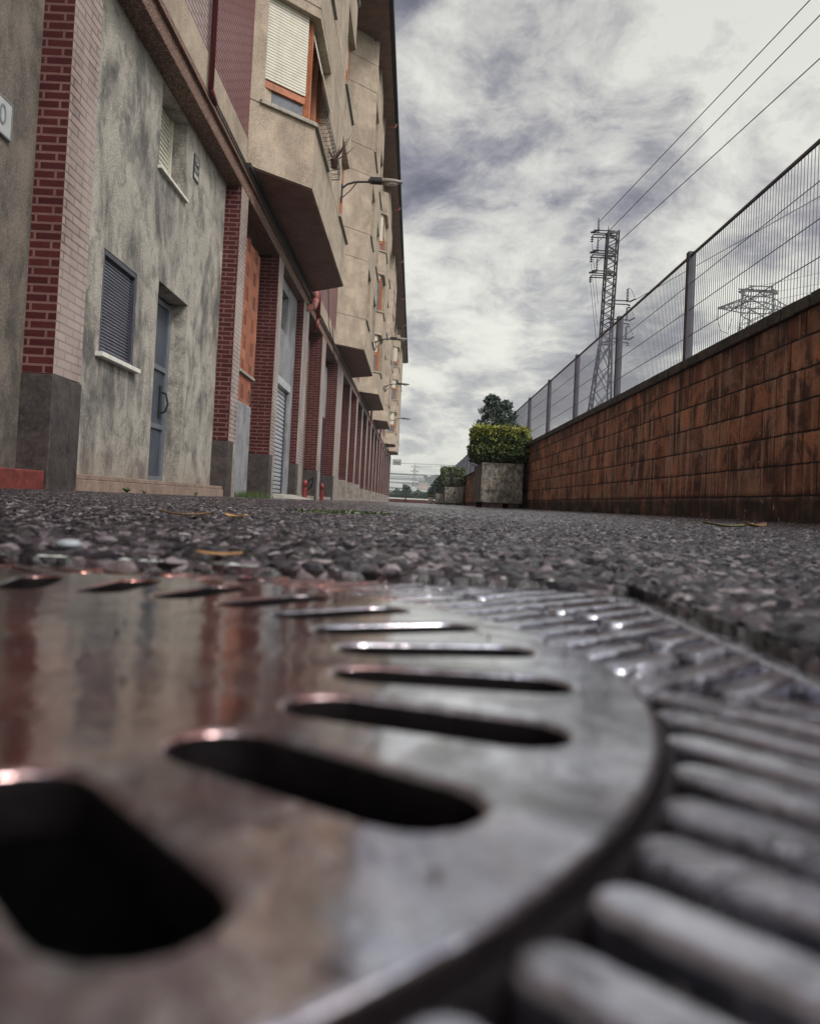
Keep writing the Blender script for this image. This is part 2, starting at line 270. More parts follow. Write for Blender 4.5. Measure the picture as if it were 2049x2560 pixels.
# ---------------------------------------------------------------- mesh helper
ORG={}
class MB:
    def __init__(s): s.v=[]; s.f=[]
    def poly(s,pts): i=len(s.v); s.v+= [tuple(p) for p in pts]; s.f.append(tuple(range(i,i+len(pts))))
    def box(s,x0,x1,y0,y1,z0,z1):
        i=len(s.v); s.v+=[(x0,y0,z0),(x1,y0,z0),(x1,y1,z0),(x0,y1,z0),(x0,y0,z1),(x1,y0,z1),(x1,y1,z1),(x0,y1,z1)]
        s.f+=[tuple(i+k for k in q) for q in ((0,3,2,1),(4,5,6,7),(0,1,5,4),(1,2,6,5),(2,3,7,6),(3,0,4,7))]; return s
    def prism(s,pl,z0,z1):
        i=len(s.v); n=len(pl); s.v+=[(a,b,z0) for a,b in pl]+[(a,b,z1) for a,b in pl]
        s.f.append(tuple(i+k for k in range(n))[::-1]); s.f.append(tuple(i+n+k for k in range(n)))
        for k in range(n): q=(k+1)%n; s.f.append((i+k,i+q,i+n+q,i+n+k))
        return s
    def slab(s,a,b,z0,z1,d0,d1,t0=0,t1=None):
        """box along a->b (plan), between outward offsets d0,d1 ; outward=(dy,-dx)"""
        a=Vector(a);b=Vector(b);L=(b-a).length;u=(b-a)/L;n=Vector((u.y,-u.x)); t1=L if t1 is None else t1
        P=[a+u*t0+n*d0,a+u*t1+n*d0,a+u*t1+n*d1,a+u*t0+n*d1]
        if d1>d0: P=P[::-1]
        return s.prism([tuple(p) for p in P],z0,z1)
    def bar(s,p,q,r,n=4,r2=None,cap=True):
        p=Vector(p);q=Vector(q);d=q-p
        if d.length<1e-6: return s
        d.normalize(); a=d.orthogonal().normalized(); b=d.cross(a); i=len(s.v); r2=r if r2 is None else r2
        for c,rr in ((p,r),(q,r2)):
            for k in range(n):
                an=2*PI*(k+.5)/n; s.v.append(tuple(c+a*rr*math.cos(an)+b*rr*math.sin(an)))
        for k in range(n): m=(k+1)%n; s.f.append((i+k,i+m,i+n+m,i+n+k))
        if cap: s.f.append(tuple(i+k for k in range(n))[::-1]); s.f.append(tuple(i+n+k for k in range(n)))
        return s
    def tube(s,pts,r,n=8):
        for a,b in zip(pts,pts[1:]): s.bar(a,b,r,n)
        return s
    def lathe(s,prof,c=(0,0,0),n=20):
        i=len(s.v)
        for r,z in prof:
            for k in range(n): a=2*PI*k/n; s.v.append((c[0]+r*math.cos(a),c[1]+r*math.sin(a),c[2]+z))
        for j in range(len(prof)-1):
            for k in range(n): m=(k+1)%n; s.f.append((i+j*n+k,i+j*n+m,i+(j+1)*n+m,i+(j+1)*n+k))
        s.f.append(tuple(i+k for k in range(n))[::-1]); s.f.append(tuple(i+(len(prof)-1)*n+k for k in range(n)))
        return s
    def build(s,name,m,parent=None,bev=0,smooth=False,org=None):
        me=bpy.data.meshes.new(name)
        if parent is not None: o_=ORG[parent.name]
        elif org is not None: o_=Vector(org)
        else:
            xs=[v[0] for v in s.v];ys=[v[1] for v in s.v];zs=[v[2] for v in s.v]
            o_=Vector(((min(xs)+max(xs))/2,(min(ys)+max(ys))/2,min(zs)))
        me.from_pydata([(v[0]-o_.x,v[1]-o_.y,v[2]-o_.z) for v in s.v],[],s.f); me.update()
        me.materials.append(M[m] if isinstance(m,str) else m)
        o=bpy.data.objects.new(name,me); C.objects.link(o); ORG[o.name]=o_
        if parent is not None: o.parent=parent
        else: o.location=o_
        if smooth:
            for p in me.polygons: p.use_smooth=True
        if bev:
            b=o.modifiers.new('bevel','BEVEL'); b.width=bev; b.segments=2; b.limit_method='ANGLE'; b.angle_limit=math.radians(40)
        return o
def tag(o,label=None,cat=None,group=None,kind=None):
    for k,v in (('label',label),('category',cat),('group',group),('kind',kind)):
        if v: o[k]=v
    return o
def thing(name,loc,label,cat,group=None):
    o=bpy.data.objects.new(name,None); C.objects.link(o); o.location=loc; ORG[o.name]=Vector(loc); return tag(o,label,cat,group)
def copytree(o,loc,label=None):
    r=o.copy(); C.objects.link(r); r.location=loc; ORG[r.name]=Vector(loc)
    if label: r['label']=label
    for ch in list(o.children):
        c=ch.copy(); C.objects.link(c); c.parent=r
        for g in list(ch.children):
            d=g.copy(); C.objects.link(d); d.parent=c
    return r
# ---------------------------------------------------------------- ground
def slope(X): 
    X=np.asarray(X,float); return np.clip((X-.3)/2.1,0,1)*.03
def stones(X,Y,cell,amp):
    ci=np.floor(X/cell).astype(np.int64); cj=np.floor(Y/cell).astype(np.int64); best=np.full(X.shape,-1.0)
    def h(i,j,k):
        n=(i*374761393+j*668265263+k*974634777)&0xffffffff; n=(n^(n>>13))*1274126177&0xffffffff; return ((n^(n>>16))&0xffff)/65535.
    for di in (-1,0,1):
        for dj in (-1,0,1):
            i=ci+di;j=cj+dj
            px=(i+.1+.8*h(i,j,1))*cell; py=(j+.1+.8*h(i,j,2))*cell; rr=cell*(.42+.38*h(i,j,3)); top=.35+.65*h(i,j,4)
            d2=((X-px)**2+(Y-py)**2)/rr**2
            best=np.maximum(best,np.where(d2<1,top*np.sqrt(np.clip(1-d2,0,1)),0))
    return best*amp
def stonecol(X,Y,cell):
    n=(np.floor(X/cell).astype(np.int64)*374761393+np.floor(Y/cell).astype(np.int64)*668265263)&0xffffffff; n=(n^(n>>13))*1274126177&0xffffffff; return ((n^(n>>16))&0xffff)/65535.
def gridpatch(name,x0,x1,y0,y1,st,hole=None,amp=.0065,cell=.0095,fade=(1,1,1,1)):
    nx=int(round((x1-x0)/st))+1; ny=int(round((y1-y0)/st))+1
    xs=np.linspace(x0,x1,nx); ys=np.linspace(y0,y1,ny); X,Y=np.meshgrid(xs,ys)
    j=st*.35; jx=RNG.uniform(-j,j,X.shape); jy=RNG.uniform(-j,j,X.shape)
    jx[:,0]=jx[:,-1]=0; jy[0]=jy[-1]=0
    if hole:
        hx0,hx1,hy0,hy1=hole; near=(X>hx0-st*1.5)&(X<hx1+st*1.5)&(Y>hy0-st*1.5)&(Y<hy1+st*1.5); jx[near]=0; jy[near]=0
    Xj=X+jx; Yj=Y+jy
    Z=stones(Xj,Yj,cell,amp)+stones(Xj+7,Yj+3,cell*.55,amp*.35)
    hh=np.clip(Z/amp,0,1)
    big=.0015*(np.sin(X*7.1+Y*3.3)+np.sin(Y*9.7-X*4.1+1)); Z=Z+big-.002
    e=.03; m=np.ones_like(X)
    if fade[0]: m*=np.clip((X-x0)/e,0,1)
    if fade[1]: m*=np.clip((x1-X)/e,0,1)
    if fade[2]: m*=np.clip((Y-y0)/e,0,1)
    if fade[3]: m*=np.clip((y1-Y)/e,0,1)
    if hole:
        dx=np.maximum(np.maximum(hx0-X,X-hx1),0); dy=np.maximum(np.maximum(hy0-Y,Y-hy1),0); dd=np.hypot(dx,dy); m*=np.clip(.6+dd/.012,0,1)
    Z=Z*m+slope(Xj)
    V=np.stack([Xj,Yj,Z],-1).reshape(-1,3)
    idx=np.arange(nx*ny).reshape(ny,nx); Q=np.stack([idx[:-1,:-1],idx[:-1,1:],idx[1:,1:],idx[1:,:-1]],-1)
    if hole:
        cx=(X[:-1,:-1]+X[1:,1:])/2; cy=(Y[:-1,:-1]+Y[1:,1:])/2; keep=~((cx>hx0)&(cx<hx1)&(cy>hy0)&(cy<hy1)); Q=Q[keep]
    Q=Q.reshape(-1,4)
    me=bpy.data.meshes.new(name); me.vertices.add(len(V)); me.vertices.foreach_set('co',V.ravel().astype(np.float32))
    me.loops.add(Q.size); me.loops.foreach_set('vertex_index',Q.ravel().astype(np.int32))
    me.polygons.add(len(Q)); me.polygons.foreach_set('loop_start',np.arange(0,Q.size,4,dtype=np.int32)); me.polygons.foreach_set('loop_total',np.full(len(Q),4,np.int32))
    me.update(calc_edges=True); me.validate()
    at=me.attributes.new('stone','FLOAT','POINT'); at.data.foreach_set('value',hh.ravel().astype(np.float32))
    me.polygons.foreach_set('use_smooth',np.ones(len(me.polygons),bool))
    me.materials.append(M['asphalt']); o=bpy.data.objects.new(name,me); C.objects.link(o); tag(o,kind='structure'); return o
HOLE=(-.375,.12,-.05,.445)
street=gridpatch('street',-1.5,1.5,-.3,2.4,.005,HOLE)
s2=gridpatch('street',-2.7,3.0,2.4,7.2,.012,None,.008,.016)
mb=MB()
xb=[-2.95,-2.7,-1.5,.3,1.5,2.4,3.0]; yb=[-40,-.3,2.4,7.2,102]
for i in range(len(xb)-1):
    for j in range(len(yb)-1):
        xc=(xb[i]+xb[i+1])/2; yc=(yb[j]+yb[j+1])/2
        if -1.5<xc<1.5 and -.3<yc<2.4: continue
        if -2.7<xc<3 and 2.4<yc<7.2: continue
        z0,z1=[float(slope(q)) for q in (xb[i],xb[i+1])]
        mb.poly([(xb[i],yb[j],z0),(xb[i+1],yb[j],z1),(xb[i+1],yb[j+1],z1),(xb[i],yb[j+1],z0)])
tag(mb.build('street','asphalt_far',org=(0,0,0)),kind='structure')
mb=MB()
for a,b,c_,d_ in ((-900,-2.95,-300,1500),(3.0,900,-300,1500),(-2.95,3.0,102,1500),(-2.95,3.0,-300,-40)):
    mb.poly([(a,c_,-.01),(b,c_,-.01),(b,d_,-.01),(a,d_,-.01)])
tag(mb.build('ground','terrain',org=(0,0,0)),kind='structure')
# ---------------------------------------------------------------- drain cover and frame
DC=(-.1290,.199); DR=.181
def from_curve(name,splines,ext,bev,res,m,parent,z,smooth=True):
    cu=bpy.data.curves.new(name,'CURVE'); cu.dimensions='2D'; cu.fill_mode='BOTH'; cu.extrude=ext; cu.bevel_depth=bev; cu.bevel_resolution=res
    for pts in splines:
        sp=cu.splines.new('POLY'); sp.points.add(len(pts)-1)
        for k,(a,b) in enumerate(pts): sp.points[k].co=(a,b,0,1)
        sp.use_cyclic_u=True
    tmp=bpy.data.objects.new('tmp',cu); C.objects.link(tmp); dg=bpy.context.evaluated_depsgraph_get()
    me=bpy.data.meshes.new_from_object(tmp.evaluated_get(dg)); bpy.data.objects.remove(tmp); bpy.data.curves.remove(cu)
    me.name=name; me.materials.clear(); me.materials.append(M[m])
    for v in me.vertices: v.co.z+=z
    if smooth:
        for p in me.polygons: p.use_smooth=abs(p.normal.z)<.999
    o=bpy.data.objects.new(name,me); C.objects.link(o); o.parent=parent; ORG[o.name]=ORG[parent.name]; return o
def stadium(cx,cy,ang,L,wd,n=8):
    pts=[]; u=(math.cos(ang),math.sin(ang)); v=(-u[1],u[0]); h=L/2-wd/2
    for s_,a0 in ((1,-PI/2),(-1,PI/2)):
        for k in range(n+1):
            a=a0+PI*k/n; pts.append((cx+u[0]*(s_*h+wd/2*math.cos(a))+v[0]*wd/2*math.sin(a),cy+u[1]*(s_*h+wd/2*math.cos(a))+v[1]*wd/2*math.sin(a)))
    return pts
cov=thing('drain_cover',(DC[0],DC[1],-.012),'round wet cast iron drain cover pierced by radial slots, lying in the square ribbed frame','drain cover')
spl=[[(DR*math.cos(2*PI*k/160),DR*math.sin(2*PI*k/160)) for k in range(160)]]
for k in range(24):
    a=math.radians(-4+15*k); rm=(2.78+4.22)/2*.04; spl.append(stadium(rm*math.cos(a),rm*math.sin(a),a,1.44*.04,.0215))
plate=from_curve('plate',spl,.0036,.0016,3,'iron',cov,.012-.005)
plate.data.materials.append(M['iron_shade'])
for p in plate.data.polygons:
    if abs(p.normal.z)<.35: p.material_index=1
fr=thing('drain_surround',(DC[0],DC[1],-.03),'square wet iron surround with diagonal raised ribs around the round drain cover','drain surround')
hw=.2475
sq=[]
for sx,sy,a0 in ((1,1,0),(-1,1,90),(-1,-1,180),(1,-1,270)):
    for k in range(5):
        a=math.radians(a0+90*k/4); rr=.05; sq.append((sx*(hw-rr)+rr*math.cos(a)+.0005,sy*(hw-rr)+rr*math.sin(a)))
inner=[((DR+.004)*math.cos(2*PI*k/120),(DR+.004)*math.sin(2*PI*k/120)) for k in range(120)]
from_curve('frame_plate',[sq,inner],.003,.0005,1,'iron_dark',fr,.03-.0150,False)
sqi=[(a*(1-.009/hw),b*(1-.009/hw)) for a,b in sq]
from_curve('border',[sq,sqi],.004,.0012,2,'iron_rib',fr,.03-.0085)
inn3=[((DR+.0022)*math.cos(2*PI*k/120),(DR+.0022)*math.sin(2*PI*k/120)) for k in range(120)]; inn4=[((DR+.0040)*math.cos(2*PI*k/120),(DR+.0040)*math.sin(2*PI*k/120)) for k in range(120)]
from_curve('seat_ring',[inn4,inn3],.004,.0003,1,'iron_shade',fr,.03-.0072)
inn2=[((DR+.0095)*math.cos(2*PI*k/120),(DR+.0095)*math.sin(2*PI*k/120)) for k in range(120)]
# ribs
ribs=[]
sp_=.0165; R0=DR+.0045; B0=hw-.014
for qx,qy in ((1,1),(1,-1),(-1,1),(-1,-1)):
    u=Vector((qx,qy)).normalized(); v=Vector((-u.y,u.x))
    k=-14
    while k<=14:
        off=k*sp_+(.004 if qy>0 else 0); o2=v*off
        ts=[]
        for i in range(0,401):
            t_=i*.001; p=o2+u*t_
            ok=p.length>R0 and abs(p.x)<B0 and abs(p.y)<B0 and (abs(p.x)<hw-.05 or abs(p.y)<hw-.05 or math.hypot(abs(p.x)-hw+.05,abs(p.y)-hw+.05)<.037) and p.x*qx>=.003 and p.y*qy>=.003
            if ok: ts.append(t_)
        if ts and ts[-1]-ts[0]>.018:
            a,b=ts[0],ts[-1]
            segs=[(a,b)]
            if b-a>.06 and random.random()<.25: m_=a+(b-a)*random.uniform(.4,.65); segs=[(a,m_-.006),(m_+.006,b)]
            for a,b in segs:
                c_=o2+u*((a+b)/2); ribs.append(stadium(c_.x,c_.y,math.atan2(u.y,u.x),b-a,.0056,5))
        k+=1
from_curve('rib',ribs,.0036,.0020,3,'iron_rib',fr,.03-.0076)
rb=fr.children[-1]
rb['kind']='stuff'; rb.data.materials.append(M['iron_shade'])
for p in rb.data.polygons:
    if abs(p.normal.z)<.55: p.material_index=1
rim=MB()
for q in ((HOLE[0]-.006,HOLE[0]+.001,HOLE[2]-.006,HOLE[3]+.006),(HOLE[1]-.001,HOLE[1]+.006,HOLE[2]-.006,HOLE[3]+.006)): rim.box(*q,-.05,.0012)
for q in ((HOLE[0]+.001,HOLE[1]-.001,HOLE[2]-.006,HOLE[2]+.001),(HOLE[0]+.001,HOLE[1]-.001,HOLE[3]-.001,HOLE[3]+.006)): rim.box(*q,-.05,.0010)
tag(rim.build('ground_edge','asphalt_far',org=(0,0,0)),kind='structure')
gr=MB()
for k in range(420):
    x=random.uniform(-.36,.10); y=random.uniform(.02,.43); rr=math.hypot(x-DC[0],y-DC[1]); top=.0002 if rr<DR-.003 else -.0034
    if rr<DR-.003 and random.random()<.45: continue
    if DR-.003<=rr<DR+.012: continue
    if .10<rr<.178:
        aa=(math.degrees(math.atan2(y-DC[1],x-DC[0]))+4)%15; aa=min(aa,15-aa)
        if math.radians(aa)*rr<.0135: continue
    q=random.uniform(.0005,.0016)*(1.5 if random.random()<.06 else 1); i=len(gr.v)
    gr.v+=[(x-q,y-q*.8,top-.0008),(x+q*.9,y-q,top-.0008),(x+q,y+q,top-.0008),(x-q*.8,y+q*.9,top-.0008),(x+q*.1,y+q*.1,top+q*.9)]
    gr.f+=[(i,i+1,i+4),(i+1,i+2,i+4),(i+2,i+3,i+4),(i+3,i,i+4)]
tag(gr.build('grit','granite',org=(-.13,.2,0)),kind='stuff')
pit=MB(); pit.box(-.14-.23,-.132+.23,.199-.23,.199+.23,-.40,-.39)
for a in ((-.372,-.36,-.03,.43),(.098,.11,-.03,.43),(-.36,.098,-.03,-.018),(-.36,.098,.418,.43)): pit.box(*a,-.39,-.0185)
tag(pit.build('drain_pit','pit',org=(-.132,.199,-.4)),kind='structure')
# ---------------------------------------------------------------- left building
XF=-2.7; XI=-2.93; BH=4.5
bld=thing('apartment_building',(-6,40,0),'long apartment block with brick pillars below and beige faceted bays above','building')
PIL=[(6.02,.50),(11.74,.48),(15.07,.53),(18.5,.95),(22.3,.9),(26.85,2.05),(32,.75),(35.8,.85),(39.5,.85),(43.6,1.0),(47.7,.9),(51.5,.9),(55.6,.9),(60,.9),(64.3,.9),(68.6,.9),(73,.9),(77.5,.9),(82.3,.9),(87.2,.9)]
PIL=[(-3.5,.5),(.8,.5)]+PIL
for i,(y0,wd) in enumerate(PIL):
    xi=XI-.02 if y0<15 else -3.12; sh=.80 if y0>7 else .86
    if y0>40: sh=.66
    pm=MB().box(xi,XF,y0,y0+wd,sh,BH).build('pillar','brick',bld,bev=.004)
    pm.data.materials.append(M['brick_sheen'])
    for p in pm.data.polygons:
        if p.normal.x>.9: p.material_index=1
    g='granite' if y0<30 else 'granite_pale'
    MB().box(xi-.002,XF+.012,y0-.012,y0+wd*.0+.30,-.05,sh-.004).build('base_stone',g,pm,bev=.008)
    MB().box(xi-.002,XF+.010,y0+.303,y0+wd+.010,-.05,sh-.006).build('base_stone','granite' if y0<10 else 'granite_pale',pm,bev=.008)
YS,YE=-8.,88.1
# beam, strip, upper brickwork
MB().box(-3.15,XF+.0,YS,YE,BH+.002,4.86).build('beam','band',bld,bev=.012)
MB().box(-3.15,XF+.045,YS,YE,4.70,4.715).build('drip_ledge','soffit',bld)
MB().box(-3.15,XF-.012,YS,YE,4.862,5.30).build('concrete_strip','concrete',bld,bev=.006)
MB().box(-3.15,XF-.028,YS,9.62,5.302,15.2).build('brick_panel','brick_pale',bld)
MB().box(-3.15,XF-.028,9.62,25.6,5.302,15.2).build('brick_panel','brick_panel',bld)
MB().box(-3.15,XF-.028,25.6,YE,5.302,15.2).build('brick_panel','brick_panel',bld)
MB().box(-12,-3.152,YS,YE,4.3,15.2).build('core','concrete',bld)
MB().box(-12,-3.42,YS,YE,-.05,4.298).build('rear_wall','stucco_dark',bld)
MB().box(-12,-3.40,YE+.002,YE+.3,-.05,15.2).build('end_wall','concrete',bld)
# roof eave
ev=MB().box(-13,-1.50,YS-.5,YE+1,15.202,15.42).build('eave','soffit',bld)
MB().box(-1.498,-1.36,YS-.5,YE+1,15.25,15.52).build('gutter','gutter',ev,bev=.03)
MB().prism([(0,0)]*3,0,0)
rf=MB(); rf.poly([(-1.6,YS-.5,15.43),(-1.6,YE+1,15.43),(-7,YE+1,17.5),(-7,YS-.5,17.5)]); rf.poly([(-7,YS-.5,17.5),(-7,YE+1,17.5),(-13,YE+1,15.43),(-13,YS-.5,15.43)]); rf.build('roof','plinth',bld)
for y in np.arange(14,88,9.3): MB().tube([(-1.43,y,15.3),(-1.5,y,15.1),(-1.75,y,15.12)],.045,8).build('gutter_outlet','pipe_pink',ev)
for y in np.arange(13,30,2.7): MB().box(-2.1,-1.95,y,y+.12,15.13,15.2).build('soffit_light','steel_dark',ev)
# first stretch of wall (left edge of the picture) and stucco infill
MB().box(-3.3,XI,1.3,6.02,.145,BH).build('wall','stucco_dark',bld)
MB().box(-3.3,XI,-3.0,.8,.145,BH).build('wall','stucco_dark',bld)
MB().box(-3.3,XI,YS,-3.5,.145,BH).build('wall','stucco_dark',bld)
MB().box(-3.3,XF-.01,1.3,6.005,-.05,.143).build('painted_plinth','redpaint',bld,bev=.01)
MB().box(-3.3,XF-.01,-8,.8,-.05,.143).build('painted_plinth','redpaint',bld,bev=.01)
wl=MB(); y0,y1=6.52,11.74; z0=.145
# openings: vent (7.42-8.33,1.27-2.23) door (9.0-10.16,.15-2.36) window (8.77-9.74,3.55-4.5)
X0,X1=-3.36,XI
def B(a,b,c,d): wl.box(X0,X1,a,b,c,d)
B(y0,7.42,z0,BH); B(7.42,8.33,z0,1.27); B(7.42,8.33,2.23,BH); B(8.33,8.77,z0,BH); B(8.77,9.0,z0,3.55); B(9.0,9.74,2.36,3.55); B(9.74,10.16,2.36,BH); B(10.16,y1,z0,BH)
B(8.77,9.74,4.46,BH)
swall=wl.build('wall','stucco',bld)
mb=MB().box(-3.4,XF-.03,6.535,11.73,-.05,.10); mb.box(-3.4,XF-.045,6.535,11.73,.102,.143); mb.build('plinth','plinth',bld,bev=.006)
# vent grille
vf=MB()
for a in ((7.42,7.47,1.27,2.23),(8.28,8.33,1.27,2.23),(7.47,8.28,2.18,2.23),(7.47,8.28,1.27,1.32)): vf.box(XI-.10,XI-.006,*a)
vg=vf.build('vent_grille','steel_dark',bld,bev=.004)
mb=MB()
zz_=1.335
while zz_<2.17:
    mb.box(XI-.050,XI-.042,7.47,8.28,zz_,zz_+.0075); zz_+=.031
for y in np.arange(7.49,8.27,.030): mb.box(XI-.060,XI-.051,y,y+.006,1.32,2.18)
mb.build('mesh','mesh_grey',vg)
MB().box(XI-.2,XI-.12,7.42,8.33,1.27,2.23).build('backing','black',vg)
MB().box(XI-.05,XI+.07,7.35,8.38,1.225,1.268).build('sill','white_sill',bld,bev=.004)
# door
db=MB().box(-3.24,-3.16,9.0,10.16,.15,2.34); dr=db.build('door','steel_blue',bld)
mb=MB()
for a in ((9.0,9.06,.15,2.34),(10.08,10.16,.15,2.34)): mb.box(-3.16,-3.125,*a)
for zc in (.15,.78,1.48,2.26): mb.box(-3.158,-3.13,9.06,10.08,zc,zc+.06)
mb.build('rail','steel_line',dr,bev=.003)
mb=MB()
mb.tube([(-3.15,9.97,.98),(-3.08,9.97,1.0),(-3.05,9.97,1.10),(-3.08,9.97,1.22),(-3.15,9.97,1.24)],.013,8); mb.box(-3.157,-3.142,9.94,10.0,.92,1.32); mb.build('handle','cable',dr)
MB().box(-3.36,XI-.015,9.0,10.16,.1455,.15).build('threshold','stone_sill',bld)
# upper window
wf=MB()
for a in ((8.77,8.82,3.58,4.46),(9.69,9.74,3.58,4.46),(8.82,9.69,3.55,3.59)): wf.box(-3.16,-3.10,*a)
ww=wf.build('window','shutter',bld)
mb=MB(); zz_=3.60
while zz_<4.45: mb.box(-3.145,-3.12,8.82,9.69,zz_,zz_+.040); zz_+=.055
mb.build('shutter','shutter',ww,bev=.006)
MB().box(-3.36,-3.16,8.77,9.74,3.55,4.46).build('backing','black',ww)
MB().box(-3.2,XI+.045,8.74,9.80,3.515,3.549).build('sill','white_sill',bld,bev=.004)
# bay 12.2-15.07 : hollow tile wall over broken concrete
TX=-2.9
tw=MB().box(-3.2,TX,12.22,14.3,2.05,BH-.3); tw.box(-3.2,TX,12.22,14.05,1.55,2.0)
tws=tw.build('tile_wall','tile',bld)
mb=MB(); cell=MB(); row=0
for zi in np.arange(1.65,4.15,.40):
    for yi in range(3):
        yy=12.62+yi*.60+(.0 if int(round((zi-1.65)/.4))%2 else .06)
        for a in range(2):
            for b in range(3):
                if (zi<2.0 and yi==0): continue
                cell.box(TX-.0005,TX+.004,yy+a*.085,yy+a*.085+.06,zi+b*.078-yi*.02,zi+b*.078+.055-yi*.02)
                mb_=0
        if not (zi<2.0 and yi==0):
            mb.box(TX-.0005,TX+.012,yy-.015,yy-.002,zi-.02-yi*.02,zi+.235-yi*.02); mb.box(TX-.0005,TX+.012,yy+.147,yy+.16,zi-.02-yi*.02,zi+.235-yi*.02)
            mb.box(TX-.0005,TX+.010,yy+.062,yy+.083,zi-yi*.02,zi+.21-yi*.02)
cell.build('open_cell','black',tws)['kind']='stuff'; mb.build('relief','tile',tws)['kind']='stuff'
MB().box(-3.25,-2.85,12.22,14.15,2.0,2.05).build('ledge','stone_sill',bld,bev=.006)
bw=MB(); bw.prism([(-3.2,12.22),(-2.88,12.22),(-2.88,14.1),(-3.2,14.2)][::-1][::-1],-.05,1.548); bw.build('broken_wall','concrete_grey',bld,bev=.02)
MB().box(-3.4,-3.15,14.2,15.07,-.05,BH).build('rear_wall','stucco_dark',bld)
# garage bay 15.6-18.5
gx=-2.86
g=MB().box(-3.3,gx,15.61,18.5,2.48,3.45); g.box(-3.3,gx,15.61,16.0,3.45,BH); g.box(-3.3,gx,17.3,18.5,3.45,BH); g.box(-3.3,gx,16.0,17.3,4.25,BH); g.box(-3.3,gx,17.95,18.5,-.05,2.48)
g.build('garage_wall','concrete_grey',bld)
mb=MB(); z=.02
while z<2.3: mb.box(-3.0,-2.93,15.61,17.92,z,z+.07); z+=.088
gd=mb.build('garage_shutter','rollgrey',bld,bev=.012)
MB().box(-3.22,gx+.03,15.61,17.98,2.31,2.478).build('shutter_box','rollgrey',gd,bev=.006)
MB().box(-3.0,-2.90,17.9,17.948,.0,2.3).build('guide_rail','steel_dark',gd)
MB().box(-3.2,-2.985,15.61,17.93,-.02,2.3).build('backing','steel_dark',gd)
wn=MB().box(-3.2,-3.06,16.0,17.3,3.45,4.25).build('window','pane',bld)
mb=MB()
for a in ((16.0,16.06,3.45,4.25),(17.24,17.3,3.45,4.25),(16.06,17.24,3.45,3.50),(16.06,17.24,4.19,4.25),(16.62,16.67,3.5,4.19)): mb.box(-3.058,-3.02,*a)
mb.build('frame','steel_line',wn)
# remaining bays
ends=[(a,a+b) for a,b in PIL]
kinds=['wall','shut','wall','brick','shut','brick','shut','wall','shut','brick','shut','shut','wall','brick','shut','brick','shut','wall']
bi=0
for (a0,a1),(b0,b1) in zip(ends,ends[1:]):
    if a1<18.6: continue
    k=kinds[bi%len(kinds)]; bi+=1
    if k=='shut':
        mb=MB(); z=.02
        while z<2.6: mb.box(-3.12,-3.07,a1,b0,z,z+.085); z+=.095
        mb.build('garage_shutter','rollgrey' if bi%2 else 'steel_blue',bld); MB().box(-3.41,-3.04,a1,b0,2.65,4.29).build('wall','concrete_grey',bld)
    elif k=='brick': MB().box(-3.41,-3.05,a1,b0,-.05,4.29).build('wall','brick',bld)
    else: MB().box(-3.41,-3.05,a1,b0,-.05,4.29).build('wall','stucco_dark',bld)
    MB().box(-3.04,XF-.02,a1+.012,b0-.014,-.05,.09).build('kerb_step','granite_pale',bld,bev=.008)
